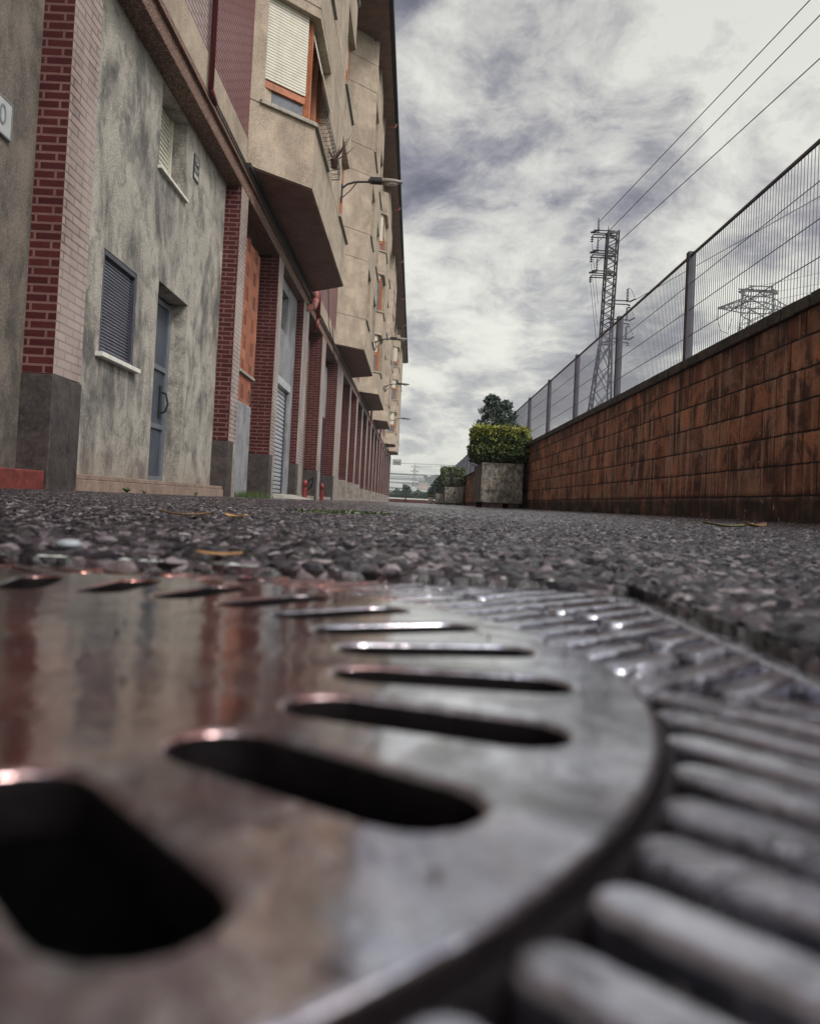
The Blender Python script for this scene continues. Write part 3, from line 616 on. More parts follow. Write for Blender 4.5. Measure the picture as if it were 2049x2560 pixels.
# bays
def lerp(a,b,t): return (a[0]+(b[0]-a[0])*t,a[1]+(b[1]-a[1])*t)
def slats(mb,a,b,z0,z1,d0,st=.046):
    z=z0
    while z<z1-.01: mb.slab(a,b,z,min(z+st*.78,z1),d0,d0+.020); z+=st
def bay(Y0,Y1,typ,blinds):
    XO=-1.86; A=(XF-.05,Y0); Bp=(XO,Y0+.86); Cp=(XO,Y1-.70); D=(XF-.05,Y1)
    IN=-3.0; back0=(IN,Y0); back1=(IN,Y1)
    full=[back0,A,Bp,Cp,D,back1]
    m=MB(); z=4.95
    sh=.012
    def shr(p,q=sh): return [back0,(A[0]-q,A[1]+q*.5),(Bp[0]-q,Bp[1]+q*.5),(Cp[0]-q,Cp[1]-q*.5),(D[0]-q,D[1]-q*.5),back1]
    fn=4
    m.prism(full,4.952,5.935)
    for k in range(fn):
        zs=5.935+2.8*k; zt=7.70+2.8*k
        m.prism(shr(0),zs,zs+.018)
        a=zs+.018
        core=[back0,(A[0]-.02,A[1]+.01),(Bp[0]-.30,Bp[1]+.22),(Cp[0]-.30,Cp[1]-.22),(D[0]-.02,D[1]-.01),back1]
        m.prism(core,a,zt)
        # piers
        if typ=='A':
            tA=.22; nf0,nf1=Bp[1],Bp[1]+1.68; ff0,ff1=Cp[1]-1.78,Cp[1]
            P=lerp(A,Bp,tA); m.prism([(A[0]-.3,A[1]),A,P,(P[0]-.22,P[1]+.24)],a,zt)
            P=lerp(D,Cp,tA); m.prism([(P[0]-.22,P[1]-.24),P,D,(D[0]-.3,D[1])],a,zt)
        else:
            nf0,nf1=Bp[1]+.14,Bp[1]+1.75; ff0,ff1=Cp[1]-1.9,Cp[1]-.14
            m.prism([(A[0]-.3,A[1]),A,Bp,(Bp[0],nf0),(Bp[0]-.30,nf0)],a,zt); m.prism([(Cp[0]-.30,ff1),(Cp[0],ff1),Cp,D,(D[0]-.3,D[1])],a,zt)
        m.box(XO-.32,XO,nf1,ff0,a,zt)
        # head and joint, next spandrel
        m.prism(full,zt,7.85+2.8*k); m.prism(shr(0),7.85+2.8*k,7.868+2.8*k)
        top=5.935+2.8*(k+1) if k<fn-1 else 15.2
        if 7.868+2.8*k<15.2: m.prism(full,7.868+2.8*k,min(top,15.2))
        if zt>15: break
    b=m.build('bay_window','concrete',bld,bev=.004)
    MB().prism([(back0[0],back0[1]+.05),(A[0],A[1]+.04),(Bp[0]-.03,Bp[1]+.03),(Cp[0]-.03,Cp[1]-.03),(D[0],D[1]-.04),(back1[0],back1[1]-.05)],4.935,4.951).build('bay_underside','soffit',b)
    for k in range(3):
        z0=5.953+2.8*k; z1=7.70+2.8*k
        cut=blinds[k%len(blinds)]
        if typ=='A':
            for (p,q,near) in ((lerp(A,Bp,.22),Bp,1),(lerp(D,Cp,.22),Cp,0)):
                shm=MB(); wm=MB(); gm=MB(); sm=MB()
                a_,b_=(p,q) if near else (q,p)
                L=(Vector(b_)-Vector(a_)).length
                s0,s1=(0.0,L-.14) if near else (.14,L)
                zc=z0+(z1-z0)*cut
                ga=lerp(a_,b_,s0/L); gb_=lerp(a_,b_,s1/L)
                gm.slab(ga,gb_,z0,z1,-.20,-.17)
                wm.slab(ga,gb_,zc-.02,z1,-.155,-.137)
                slats(shm,ga,gb_,zc,z1,-.13)
                wm.slab(ga,gb_,zc-.13,zc-.03,-.165,-.12); wm.slab(ga,gb_,z0,z0+.03,-.165,-.12)
                yy=Bp[1]+.10 if near else Cp[1]-.24
                wm.box(XO-.30,XO-.13,yy,yy+.14,z0,z1)
                if near: sm.slab(lerp(A,Bp,.16),(Bp[0],Bp[1]),z0-.016,z0+.045,-.25,.055); sm.box(XO-.2,XO+.055,Bp[1]-.02,nf1+.08,z0-.0155,z0+.046)
                else: sm.slab(Cp,lerp(D,Cp,.16),z0-.016,z0+.045,-.25,.055); sm.box(XO-.2,XO+.055,ff0-.08,Cp[1]+.02,z0-.0155,z0+.046)
                shm.build('shutter','shutter',b); wm.build('window_frame','wood',b); gm.build('pane','pane',b); sm.build('sill','stone_sill',b,bev=.005)
            spans=((Bp[1]+.24,nf1),(ff0,Cp[1]-.24))
        else:
            spans=((nf0,nf1),(ff0,ff1))
            for a_,b_ in spans: MB().box(XO-.2,XO+.055,a_-.08,b_+.08,z0-.0155,z0+.046).build('sill','stone_sill',b,bev=.005)
        for a_,b_ in spans:
            shm=MB(); wm=MB()
            MB().box(XO-.24,XO-.21,a_,b_,z0,z1).build('pane','glass',b)
            zc=max(z0+(z1-z0)*min(.9,cut+.28),z0+.5)
            if typ=='A' and Y0<13 and k==0 and a_<14:   # awning-style shutter pushed outwards at its foot
                z=z1
                n=16
                for j in range(n):
                    x0=XO-.17+.20*j/n; shm.box(x0,x0+.018,a_+.02,b_-.02,z-.047,z-.008); z-=.047
            else: slats(shm,(XO,a_),(XO,b_),zc,z1,-.17); wm.box(XO-.20,XO-.188,a_,b_,zc-.02,z1)
            for yy,wx in ((a_,.05),(a_+(b_-a_)*.45,.06),(a_+(b_-a_)*.55,.05),(b_-.07,.07)): wm.box(XO-.21,XO-.155,yy,yy+wx,z0+.03,z1)
            wm.box(XO-.21,XO-.16,a_,b_,z0+.03,z0+.10)
            shm.build('shutter','shutter',b); wm.build('window_frame','wood',b)
    return b
bay(12.05,19.5,'A',[.27,.35,.3])
bay(25.8,32.9,'B',[.6,.3,.5])
bay(36.85,44.8,'A',[.55,.9,.3])
bay(49.3,56.2,'B',[.4,.5,.3])
bay(69.2,74.2,'A',[.4,.6,.3])
bay(79.3,86.2,'B',[.4,.5,.3])
# windows in the recessed brick between the bays
for y in (21.6,34.2,46.5,60.0,64.0,76.2):
    for k in range(3):
        z0=6.0+2.8*k
        f=MB()
        for a in ((y,y+.08,z0,z0+1.5),(y+1.12,y+1.2,z0,z0+1.5),(y+.08,y+1.12,z0,z0+.08),(y+.08,y+1.12,z0+1.42,z0+1.5),(y+.56,y+.64,z0+.08,z0+1.42)): f.box(XF-.029,XF+.0,*a)
        wf=f.build('window','wood_dark',bld); MB().box(XF-.04,XF-.018,y+.08,y+1.12,z0+.08,z0+1.42).build('pane','glass',wf)
        MB().box(XF-.03,XF+.06,y-.06,y+1.26,z0-.05,z0-.005).build('sill','stone_sill',wf)
# downpipes and cables on the facade
mb=MB(); mb.tube([(XF+.04,9.66,15.2),(XF+.04,9.66,4.86),(XF+.04,9.9,4.80)],.035,10); mb.build('downpipe','pipe_red',bld,smooth=True)
mb=MB()
for k,(zz0,r) in enumerate(((4.80,.012),(4.835,.010),(4.765,.009))): mb.tube([(XF+.03+.01*k,9.7+.1*k,zz0),(XF+.035,14,zz0-.01),(XF+.03,19.4,zz0+.0),(XF+.03,30,zz0-.02),(XF+.03,45,zz0)],r,6)
mb.box(XF-.01,XF+.06,11.95,19.6,4.865,4.93); mb.build('cable_run','cable',bld)
mb=MB(); mb.tube([(-2.62,19.62,5.05),(-2.60,19.62,4.80),(-2.60,19.40,4.62),(-2.62,19.1,4.50),(-2.78,18.95,4.42)],.085,14); mb.build('pipe_elbow','pipe_pink',bld,smooth=True)
for y in (20.3,45.6,57.6,75.4): MB().tube([(-2.6,y,5.6),(-2.6,y,4.5),(-2.66,y,4.2)],.055,10).build('drain_pipe','pipe_red',bld,smooth=True)
mb=MB(); pts=[(-2.6,21.5,6.4),(-2.58,22.1,5.5),(-2.6,22.6,4.9),(-2.6,24,4.55),(-2.6,26,4.75)]; mb.tube(pts,.012,6); pts=[(-2.6,23.5,5.1),(-2.57,24.2,4.3),(-2.6,25.2,4.2),(-2.6,26.3,4.9)]; mb.tube(pts,.010,6); mb.build('loose_cable','cable',bld)
# graffiti on one base stone
mb=MB()
gy=22.3; 
for a,b in (((-2.93,.25),(-2.80,.52)),((-2.80,.52),(-2.68+.0,.60)),((-2.74,.30),(-2.70,.56)),((-2.95,.40),(-2.86,.47)),((-2.9,.2),(-2.78,.30)),((-2.78,.30),(-2.72,.45))):
    mb.bar((a[0]-.06,gy-.013,a[1]),(b[0]-.06,gy-.013,b[1]),.018,4)
mb.build('graffiti_stroke','sign_black',bld)
# plates on the wall
def text(body,size,loc,rot,m,parent,name='lettering',ext=.002):
    cu=bpy.data.curves.new(name,'FONT'); cu.body=body; cu.size=size; cu.extrude=ext; cu.align_x='CENTER'; cu.align_y='CENTER'
    tmp=bpy.data.objects.new('tmp',cu); C.objects.link(tmp); me=bpy.data.meshes.new_from_object(tmp.evaluated_get(bpy.context.evaluated_depsgraph_get())); bpy.data.objects.remove(tmp); bpy.data.curves.remove(cu)
    me.name=name; me.materials.clear(); me.materials.append(M[m]); o=bpy.data.objects.new(name,me); C.objects.link(o); o.parent=parent; o.location=Vector(loc)-ORG[parent.name]; o.rotation_euler=rot; ORG[o.name]=Vector(loc); return o
RX=(PI/2,0,PI/2)
np_=MB().box(XI+.001,XI+.02,5.18,5.62,2.40,2.66).build('number_plate','signwhite',org=(XI,5.4,2.40),bev=.004); tag(np_,'small grey-white enamel number plate on the brown stucco wall left of the first brick pillar','wall plate')
mb=MB()
for a in ((5.18,5.62,2.40,2.412),(5.18,5.62,2.648,2.66),(5.18,5.192,2.412,2.648),(5.608,5.62,2.412,2.648)): mb.box(XI+.018,XI+.024,*a)
mb.build('rim','signgrey',np_); text('20',.20,(XI+.022,5.44,2.53),RX,'signgrey',np_)
pq=MB().box(XI+.001,XI+.012,10.05,10.28,3.93,4.24).build('wall_plaque','sign_black',org=(XI,10.16,3.93)); tag(pq,'small black plaque with white print, high on the stained wall beside the shuttered window','plaque')
mb=MB()
for zz0,a,b in ((4.20,10.08,10.25),(4.17,10.09,10.24),(4.075,10.08,10.25),(4.045,10.10,10.22)): mb.box(XI+.012,XI+.0135,a,b,zz0,zz0+.012)
mb.box(XI+.012,XI+.0135,10.075,10.255,3.955,4.01); mb.bar((XI+.013,10.12,4.13),(XI+.013,10.21,4.15),.012,6); mb.build('print','signwhite',pq)
# sill plant and wire basket
bs=thing('sill_basket',(-1.80,15.0,6.0),'curved wire basket hanging outside the corner window sill of the first bay','wire basket')
mb=MB()
def arch(y0,y1,z0,z1,xo,r=.007): mb.tube([(-1.82,y0,z0),(xo,y0,z0+.02),(xo,y0+.0,z1),(-1.9,y0,z1+.02)],r,6)
for y in np.arange(13.0,15.3,.15): mb.tube([(-1.84,y,6.02),(-1.70,y,6.03),(-1.68,y,6.22)],.004,6)
for zz0 in (6.03,6.12,6.22): mb.tube([(-1.84,12.95,zz0),(-1.70,12.95,zz0),(-1.68,13.1,zz0),(-1.68,15.2,zz0),(-1.84,15.25,zz0)],.006,6)
mb.build('wire','cable',bs)
pt=thing('potted_aloe',(-1.74,14.75,6.04),'spiky dry brown potted plant inside the wire basket on the sill','potted plant')
mb=MB().lathe([(.055,0),(.08,.14),(.085,.15)],(-1.74,14.75,6.05),14); mb.build('pot','leaf_pot',pt,smooth=True)
mb=MB()
for k in range(16):
    a=random.uniform(0,2*PI); l=random.uniform(.28,.55); el=random.uniform(.5,1.35); p=Vector((-1.74,14.75,6.18)); dirv=Vector((math.cos(a)*math.cos(el),math.sin(a)*math.cos(el),math.sin(el)))
    q=p+dirv*l*.55; e=q+(dirv+Vector((0,0,.25))).normalized()*l*.45; mb.bar(p,q,.013,4,.010); mb.bar(q,e,.010,4,.002)
mb.build('spiky_leaf','leaf_pot',pt)
# ---------------------------------------------------------------- street lamps on the facade
def lamp(x,y,z,label):
    r=thing('wall_lamp',(x,y,z),label,'street lamp','street lamps fixed to the facade')
    mb=MB().tube([(x,y,z+.0),(x+.12,y,z+.10),(x+.3,y,z+.155),(x+.58,y,z+.17)],.022,8); mb.tube([(x,y,z-.22),(x+.2,y,z-.02),(x+.32,y,z+.15)],.012,6); mb.box(x-.01,x+.02,y-.05,y+.05,z-.3,z+.08); mb.build('arm','lamp_dark',r)
    i=MB()
    secs=[(.56,.05,.045),(.60,.085,.065),(.9,.11,.07),(1.10,.105,.062),(1.25,.06,.04),(1.29,.02,.015)]
    n=12; 
    for k,(dx,hw_,hh) in enumerate(secs):
        for j in range(n): a=2*PI*j/n; i.v.append((x+dx,y+hw_*math.cos(a),z+.19+max(-.035,hh*math.sin(a))))
    for k in range(len(secs)-1):
        for j in range(n): q=(j+1)%n; i.f.append((k*n+j,(k+1)*n+j,(k+1)*n+q,k*n+q))
    i.f.append(tuple(range(n))); i.f.append(tuple((len(secs)-1)*n+j for j in range(n))[::-1])
    i.build('head','lamp_body',r,smooth=True)
    MB().box(x+.60,x+.86,y-.112,y+.112,z+.155,z+.245).build('gear_cover','lamp_dark',r,bev=.015)
    mb=MB().lathe([(.085,0),(.07,-.03),(.03,-.045)][::-1],(0,0,0),14); mb.v=[(x+1.05+v[0]*1.8,y+v[1],z+.155+v[2]) for v in mb.v]; mb.build('lens','lens',r,smooth=True)
    return r
l0=lamp(-1.86,17.3,6.66,'nearest grey street lamp on a bracket, level with the first bay')
for x,y,z,l in ((-1.86,33.3,6.5,'second street lamp along the facade, seen over the eave end'),(-1.86,46.0,6.5,'third street lamp along the facade, against pale sky'),(-1.86,65,6.5,'farthest and smallest street lamp on the facade')): copytree(l0,(x,y,z),l)
MB_=MB().box(-2.75,-1.88,33.26,33.34,6.48,6.54).build('lamp_bracket','lamp_dark',bld); MB().box(-2.75,-1.88,45.96,46.04,6.48,6.54).build('lamp_bracket','lamp_dark',bld); MB().box(-2.75,-1.88,64.96,65.04,6.48,6.54).build('lamp_bracket','lamp_dark',bld)
# blade sign
sg=MB().box(-2.45,-1.58,88.2,88.28,4.02,4.62).build('blade_sign','signgrey',org=(-2.0,88.24,4.02),bev=.01); tag(sg,'small grey shop sign with script lettering sticking out at the far end of the block','sign')
mb=MB().box(-2.40,-1.63,88.185,88.199,4.07,4.57); mb.build('face','signwhite',sg)
mb=MB(); px=None
for k in range(40):
    a=k/39; q=(-2.34+.64*a,88.18,4.31+.09*math.sin(a*38)*(1-.3*a)); 
    if px: mb.bar(px,q,.014,4)
    px=q
mb.bar((-2.36,88.18,4.18),(-1.68,88.18,4.22),.012,4); mb.build('script_stroke','sign_black',sg)
MB().box(-2.75,-2.45,88.22,88.26,4.50,4.54).build('bracket','steel_dark',sg)
# ---------------------------------------------------------------- ramp, bollards
mb=MB(); i=[( -2.68,15.7),( -2.68,18.3),( -2.30,18.2),( -2.30,15.8)]
mb.v=[(-2.68,15.65,-.02),(-2.68,18.35,-.02),(-2.22,18.25,-.02),(-2.22,15.75,-.02),(-2.68,15.65,.09),(-2.68,18.35,.09),(-2.24,18.25,.006),(-2.24,15.75,.006)]
mb.f=[(0,1,2,3),(7,6,5,4),(0,4,5,1),(1,5,6,2),(2,6,7,3),(3,7,4,0)]; tag(mb.build('kerb_ramp','ramp'),'pale wedge ramp in front of the grey roller shutter','ramp')
def bollard(x,y,label):
    r=thing('bollard',(x,y,0),label,'bollard','red bollards in front of the pillars')
    MB().lathe([(.05,0),(.05,.27),(.044,.275)],(x,y,-.01),16).build('post','bollard',r,smooth=False,bev=.003)
    MB().lathe([(.047,.265),(.047,.285)],(x,y,0),16).build('ring','sign_black',r)
    MB().lathe([(.056,.285),(.058,.36),(.05,.40),(.025,.43),(.004,.438)],(x,y,0),18).build('cap','bollard',r,smooth=True); return r
bollard(-2.43,18.2,'nearer red dome-topped bollard, beside the pale ramp'); bollard(-2.45,21.75,'farther red dome-topped bollard, in front of the granite pillar base')
# ---------------------------------------------------------------- right wall + fence
RW=2.4
bwall=thing('block_wall',(RW+.1,30,0),'long rust-stained concrete block wall along the right side of the street','wall')
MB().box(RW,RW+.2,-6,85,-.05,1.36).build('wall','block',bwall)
mb=MB(); y=-6.
while y<84.9:
    g=random.uniform(-.004,.004); mb.box(RW-.035+g,RW+.235,y+.004,y+.196,1.362,1.445+g); y+=.2
mb.build('coping','coping',bwall,bev=.006)
# column of pierced blocks
mb=MB()
for k in range(6):
    z=.06+.20*k+.13
    for a in (0,.075): mb.box(RW-.002,RW+.0,9.02+a,9.06+a,z-.035,z+.035)
mb.build('pierced_hole','trunk',bwall)
fn=thing('mesh_fence',(RW+.1,30,1.445),'grey welded wire mesh fence with square posts standing on the block wall','fence')
py=[4.985+2.672*k for k in range(-4,30)]
for y in py:
    ps=MB().box(RW+.06,RW+.13,y-.038,y+.038,1.40,2.525); ps.box(RW+.035,RW+.155,y-.06,y+.06,1.447,1.456); ps.build('post','fencepost',fn,bev=.004)
for a,b in zip(py,py[1:]):
    mb=MB(); a+=.04; b-=.04; n=int((b-a)/.0475)
    far=a>22
    for k in range(1,n):
        yy=a+(b-a)*k/n; mb.bar((RW+.095,yy,1.47),(RW+.095,yy,2.49),.0032,3,cap=False)
    for zz0 in (1.485,1.72,1.97,2.22,2.475): mb.bar((RW+.089,a,zz0),(RW+.089,b,zz0),0.0042 if zz0<2.4 else .008,4)
    mb.box(RW+.085,RW+.105,a,b,2.482,2.502)
    mb.build('mesh_panel','fencewire',fn)
# ---------------------------------------------------------------- foliage
def leaves(mb,pts,size,jit=1,elong=1.9):
    for p in pts:
        a=RNG.normal(size=3); a/=np.linalg.norm(a); b=RNG.normal(size=3); b-=a*(a@b); b/=np.linalg.norm(b)
        s=size*RNG.uniform(.6,1.3); p=np.asarray(p)
        n=np.cross(a,b)
        mb.poly([tuple(p-a*s*elong/2),tuple(p+b*s/2+n*s*.15),tuple(p+a*s*elong/2),tuple(p-b*s/2+n*s*.15)])
def boxpts(n,x0,x1,y0,y1,z0,z1,shell=.16,lump=.05):
    out=[]
    while len(out)<n:
        p=np.array([RNG.uniform(x0,x1),RNG.uniform(y0,y1),RNG.uniform(z0,z1)])
        d=min(p[0]-x0,x1-p[0],p[1]-y0,y1-p[1],z1-p[2],(p[2]-z0)*1.3)
        if d>shell and RNG.random()>.12: continue
        l=lump*(math.sin(p[0]*13+p[2]*9)+math.sin(p[1]*11-p[2]*14)+math.sin(p[2]*19+p[1]*5))*.5
        # round corners
        c=np.array([(x0+x1)/2,(y0+y1)/2,(z0+z1)/2]); h=np.array([(x1-x0)/2,(y1-y0)/2,(z1-z0)/2]); q=(p-c)/h
        if (abs(q)**5).sum()>1.25+RNG.uniform(-.25,.2): continue
        if RNG.random()<.06: l+=RNG.uniform(.02,.09)
        out.append(p+ (p-c)/np.linalg.norm(p-c)*l)
    return out
def twigs(mb,x0,x1,y0,y1,zb,zt,n=14):
    cx,cy=(x0+x1)/2,(y0+y1)/2
    for k in range(n):
        p=Vector((random.uniform(x0+.15,x1-.15),random.uniform(y0+.2,y1-.2),zb)); q=Vector((p.x+random.uniform(-.2,.2),p.y+random.uniform(-.2,.2),zb+(zt-zb)*.45)); e=q+Vector((random.uniform(-.3,.3),random.uniform(-.3,.3),(zt-zb)*.42)); mb.bar(p,q,.018,5,.012); mb.bar(q,e,.012,5,.004)
def planter(x0,x1,y0,y1,z0,z1,label,name='planter'):
    r=thing(name,((x0+x1)/2,(y0+y1)/2,z0),label,'planter','concrete planters along the wall')
    f=.11 if z0>.0 else 0
    mb=MB(); t_=.08; zb=z0+.10
    mb.box(x0,x1,y0,y0+t_,zb,z1); mb.box(x0,x1,y1-t_,y1,zb,z1); mb.box(x0,x0+t_,y0+t_,y1-t_,zb,z1); mb.box(x1-t_,x1,y0+t_,y1-t_,zb,z1); mb.box(x0+t_,x1-t_,y0+t_,y1-t_,zb,zb+.1)
    mb.build('box','planter',r,bev=.012)
    for xx in (x0+.06,x1-.2):
        for yy in (y0+.06,y1-.2): MB().box(xx,xx+.14,yy,yy+.14,z0-.04,zb).build('foot','granite',r)
    MB().box(x0+t_,x1-t_,y0+t_,y1-t_,z1-.14,z1-.08).build('soil','trunk',r); return r
planter(1.40,2.28,17.3,19.5,.02,.97,'nearest and largest pitted concrete planter on small feet against the wall')
h=thing('box_hedge',(1.8,18.4,.9),'clipped square hedge with yellow-tipped leaves in the nearest planter','hedge')
mb=MB(); P=boxpts(9000,1.20,2.36,17.15,18.75,1.0,1.72); leaves(mb,P,.042); mb.build('foliage','hedge',h)
mb=MB(); P=[p for p in boxpts(7500,1.17,2.39,17.1,18.8,1.15,1.76,.09) if p[2]>1.62 or (p[2]>1.5 and RNG.random()<.45) or RNG.random()<.18]; leaves(mb,P,.042); mb.build('new_growth','hedge_y',h)
mb=MB(); twigs(mb,1.35,2.2,17.3,18.7,.82,1.6,20); mb.build('trunk','trunk',h)
cn=thing('conifer',(1.83,18.95,.85),'dark blue-green conifer with two tops rising behind the yellow-tipped hedge','conifer')
mb=MB(); pts=[]
for k in range(9500):
    t_=RNG.random()**1.1; cxx,top,rr=((1.70,2.62,.44),(2.02,2.5,.42))[k%2]; z=1.15+(top-1.15)*t_; r=rr*(1-t_)**.42*(.85+.25*math.sin(z*23+k%2*2))+.03; a=RNG.uniform(0,2*PI); q=r*RNG.uniform(.45,1.08); pts.append((cxx+q*math.cos(a),18.98+q*math.sin(a),z+RNG.uniform(-.03,.03)))
leaves(mb,pts,.026,elong=3.2); mb.build('crown','conifer',cn); MB().bar((1.72,18.98,.82),(1.72,18.98,2.5),.03,6,.008).bar((2.0,18.98,.82),(2.0,18.98,2.35),.03,6,.008).build('trunk','trunk',cn)
planter(1.43,2.29,38.5,40.3,.02,.86,'second concrete planter farther down the wall, with a stain down its face')
h=thing('open_hedge',(1.8,39.3,.8),'loose pale-topped hedge with bare branches showing, in the second planter','hedge')
mb=MB(); P=[p for p in boxpts(5200,1.24,2.38,38.4,40.2,.95,1.82,.14) if not (1.5<p[0]<2.1 and p[2]<1.45 and RNG.random()<.85)]; leaves(mb,P,.06); mb.build('foliage','hedge_g',h)
mb=MB(); twigs(mb,1.5,2.15,38.6,40,.74,1.75,34); mb.build('trunk','trunk',h)
planter(1.46,2.02,56,57.6,.02,.75,'third planter, narrower, behind the second')
sb=thing('dark_bush',(1.7,56.8,.7),'dark sloping bush in the third planter','bush')
mb=MB(); pts=[]
for k in range(3500):
    t_=RNG.random(); z=.72+1.3*t_; cxx=1.45+.35*t_; r=.5*(1-t_**2)+.1; a=RNG.uniform(0,2*PI); q=r*RNG.uniform(.3,1.05); pts.append((cxx+q*math.cos(a),56.8+q*math.sin(a),z))
leaves(mb,pts,.06); mb.build('foliage','conifer',sb); MB().bar((1.6,56.8,.65),(1.7,56.8,1.7),.03,5,.01).build('trunk','trunk',sb)
planter(1.35,1.80,76,77.2,.0,.62,'smallest and farthest planter beside the street end')
sb=thing('yellow_bush',(1.57,76.6,.55),'small dark bush with a yellow flower head in the farthest planter','bush')
mb=MB(); pts=[(1.57+q*math.cos(a),76.6+q*math.sin(a),.95+z_) for q,a,z_ in zip(RNG.uniform(0,.33,1500),RNG.uniform(0,2*PI,1500),RNG.normal(0,.17,1500))]; leaves(mb,pts,.06); mb.build('foliage','hedge',sb)
mb=MB(); pts=[(1.57+q*math.cos(a),76.3,.92+q*math.sin(a)) for q,a in zip(RNG.uniform(0,.16,250),RNG.uniform(0,2*PI,250))]; leaves(mb,pts,.05); mb.build('flower','hedge_y',sb)
MB().bar((1.57,76.6,.5),(1.57,76.6,.95),.02,5).build('trunk','trunk',sb)
# weeds at the foot of the plinth
def weed(x,y,z,s,label):
    mb=MB()
    for k in range(14):
        a=random.uniform(0,2*PI); l=s*random.uniform(.5,1.1); d=Vector((math.cos(a)*.7,math.sin(a)*.7,random.uniform(.5,1.2))).normalized(); sd=Vector((-math.sin(a),math.cos(a),0))*s*.12
        p=Vector((x,y,z)); q=p+d*l*.6; e=p+d*l+Vector((0,0,-l*.15)); mb.poly([p-sd*.3,q-sd,e,q+sd,p+sd*.3])
    o=mb.build('weed','grass',org=(x,y,z)); tag(o,label,'weed','weeds at the foot of the building')
weed(-2.66,7.6,0,.10,'largest leafy weed at the foot of the pink plinth, below the vent grille')
weed(-2.66,8.1,0,.06,'small weed just right of the largest one at the plinth foot')
weed(-2.66,10.0,0,.06,'small weed at the plinth foot below the blue door')
tf=MB()
for k in range(380):
    x=random.uniform(-2.75,-2.4); y=random.uniform(12.35,13.8); h_=random.uniform(.03,.13); dx,dy=random.uniform(-.04,.04),random.uniform(-.04,.04); tf.poly([(x-.004,y,0),(x+.004,y,0),(x+dx,y+dy,h_)])
tag(tf.build('grass','grass',org=(-2.6,13,0)),kind='stuff')
tf=MB()
for k in range(900):
    y=abs(random.gauss(9,4))+3; y=round(y/.9)*.9+random.gauss(0,.09); x=2.4-abs(random.gauss(0,.025)); h_=random.uniform(.01,.05); tf.poly([(x-.003,y,.028),(x,y+.004,.028),(x+random.uniform(-.03,.0),y+random.uniform(-.02,.02),.03+h_)])
tag(tf.build('grass','grass',org=(2.38,9,.02)),kind='stuff')
tf=MB()
for k in range(420):
    x=random.gauss(-.17,.06); y=random.gauss(2.3,.10); h_=random.uniform(.002,.009); a=random.uniform(0,6.28); s_=.005; tf.poly([(x-s_*math.cos(a),y-s_*math.sin(a),.001),(x+s_*math.cos(a),y+s_*math.sin(a),.001),(x+random.uniform(-.01,.01),y+random.uniform(-.01,.01),h_+.003)])
tag(tf.build('moss','grass',org=(-.17,2.3,0)),kind='stuff')
# litter: leaves
M['leaf_o']=simple('ochre_leaf',(.55,.30,.11),.5,.3,60); M['leaf_g']=simple('olive_leaf',(.20,.17,.05),.45,.4,60); M['pebble']=simple('pale_pebble',(.30,.33,.36),.4,.2,50); M['leaf_b']=simple('brown_leaf',(.20,.11,.05),.5,.5,60)
def leaf(x,y,z,L,wd,ang,curl,m,label,name='fallen_leaf'):
    mb=MB(); u=Vector((math.cos(ang),math.sin(ang),0)); v=Vector((-u.y,u.x,0)); n=10
    for k in range(n+1):
        t_=k/n; ww_=wd*math.sin(PI*min(1,t_*.97+.02))**.8/2; c=Vector((x,y,z))+u*L*(t_-.5)+Vector((0,0,curl*abs(t_-.5)**2*4))
        mb.v+=[tuple(c-v*ww_+Vector((0,0,curl*.5))),tuple(c),tuple(c+v*ww_+Vector((0,0,curl*.6)))]
    for k in range(n):
        a=3*k; mb.f+=[(a,a+3,a+4,a+1),(a+1,a+4,a+5,a+2)]
    o=mb.build(name,m,org=(x,y,z),smooth=True); so_=o.modifiers.new('s','SOLIDIFY'); so_.thickness=.0004
    return tag(o,label,'leaf')
leaf(-.108,.462,.006,.026,.010,.1,.001,'leaf_o','ochre leaf lying at the far edge of the drain frame')
leaf(-.31,1.12,.008,.07,.035,.4,.004,'leaf_b','brown curled leaf on the asphalt left of centre, beyond the drain')
leaf(-.25,1.16,.008,.04,.02,-.5,.003,'leaf_o','small ochre leaf touching the brown curled leaf')
leaf(.575,1.50,.024,.09,.04,-.2,.006,'leaf_g','olive leaf lying on the asphalt at the right, before the block wall')
leaf(.625,1.50,.026,.06,.03,.5,.006,'leaf_b','brownish leaf overlapping the olive leaf at the right')
pb=MB().lathe([(.002,-.004),(.008,-.002),(.0095,.001),(.006,.005),(.001,.006)],(0,0,0),12); pb.v=[(-.204+v[0]*.9,.49+v[1]*.7,.005+v[2]*.6) for v in pb.v]
tag(pb.build('pebble','pebble',smooth=True),'pale blue-grey pebble at the left, just beyond the drain frame','pebble')
pb=MB(); pb.v=[(-.19,2.2,.005),(-.15,2.19,.004),(-.14,2.22,.006),(-.18,2.23,.007)]; pb.f=[(0,1,2,3)]
for q in ((0.03,4.9),(-.02,1.0)): pass
o=pb.build('paper_scrap','signwhite'); o.modifiers.new('s','SOLIDIFY').thickness=.001; tag(o,'scrap of white paper beside the mossy patch in the middle of the street','litter')
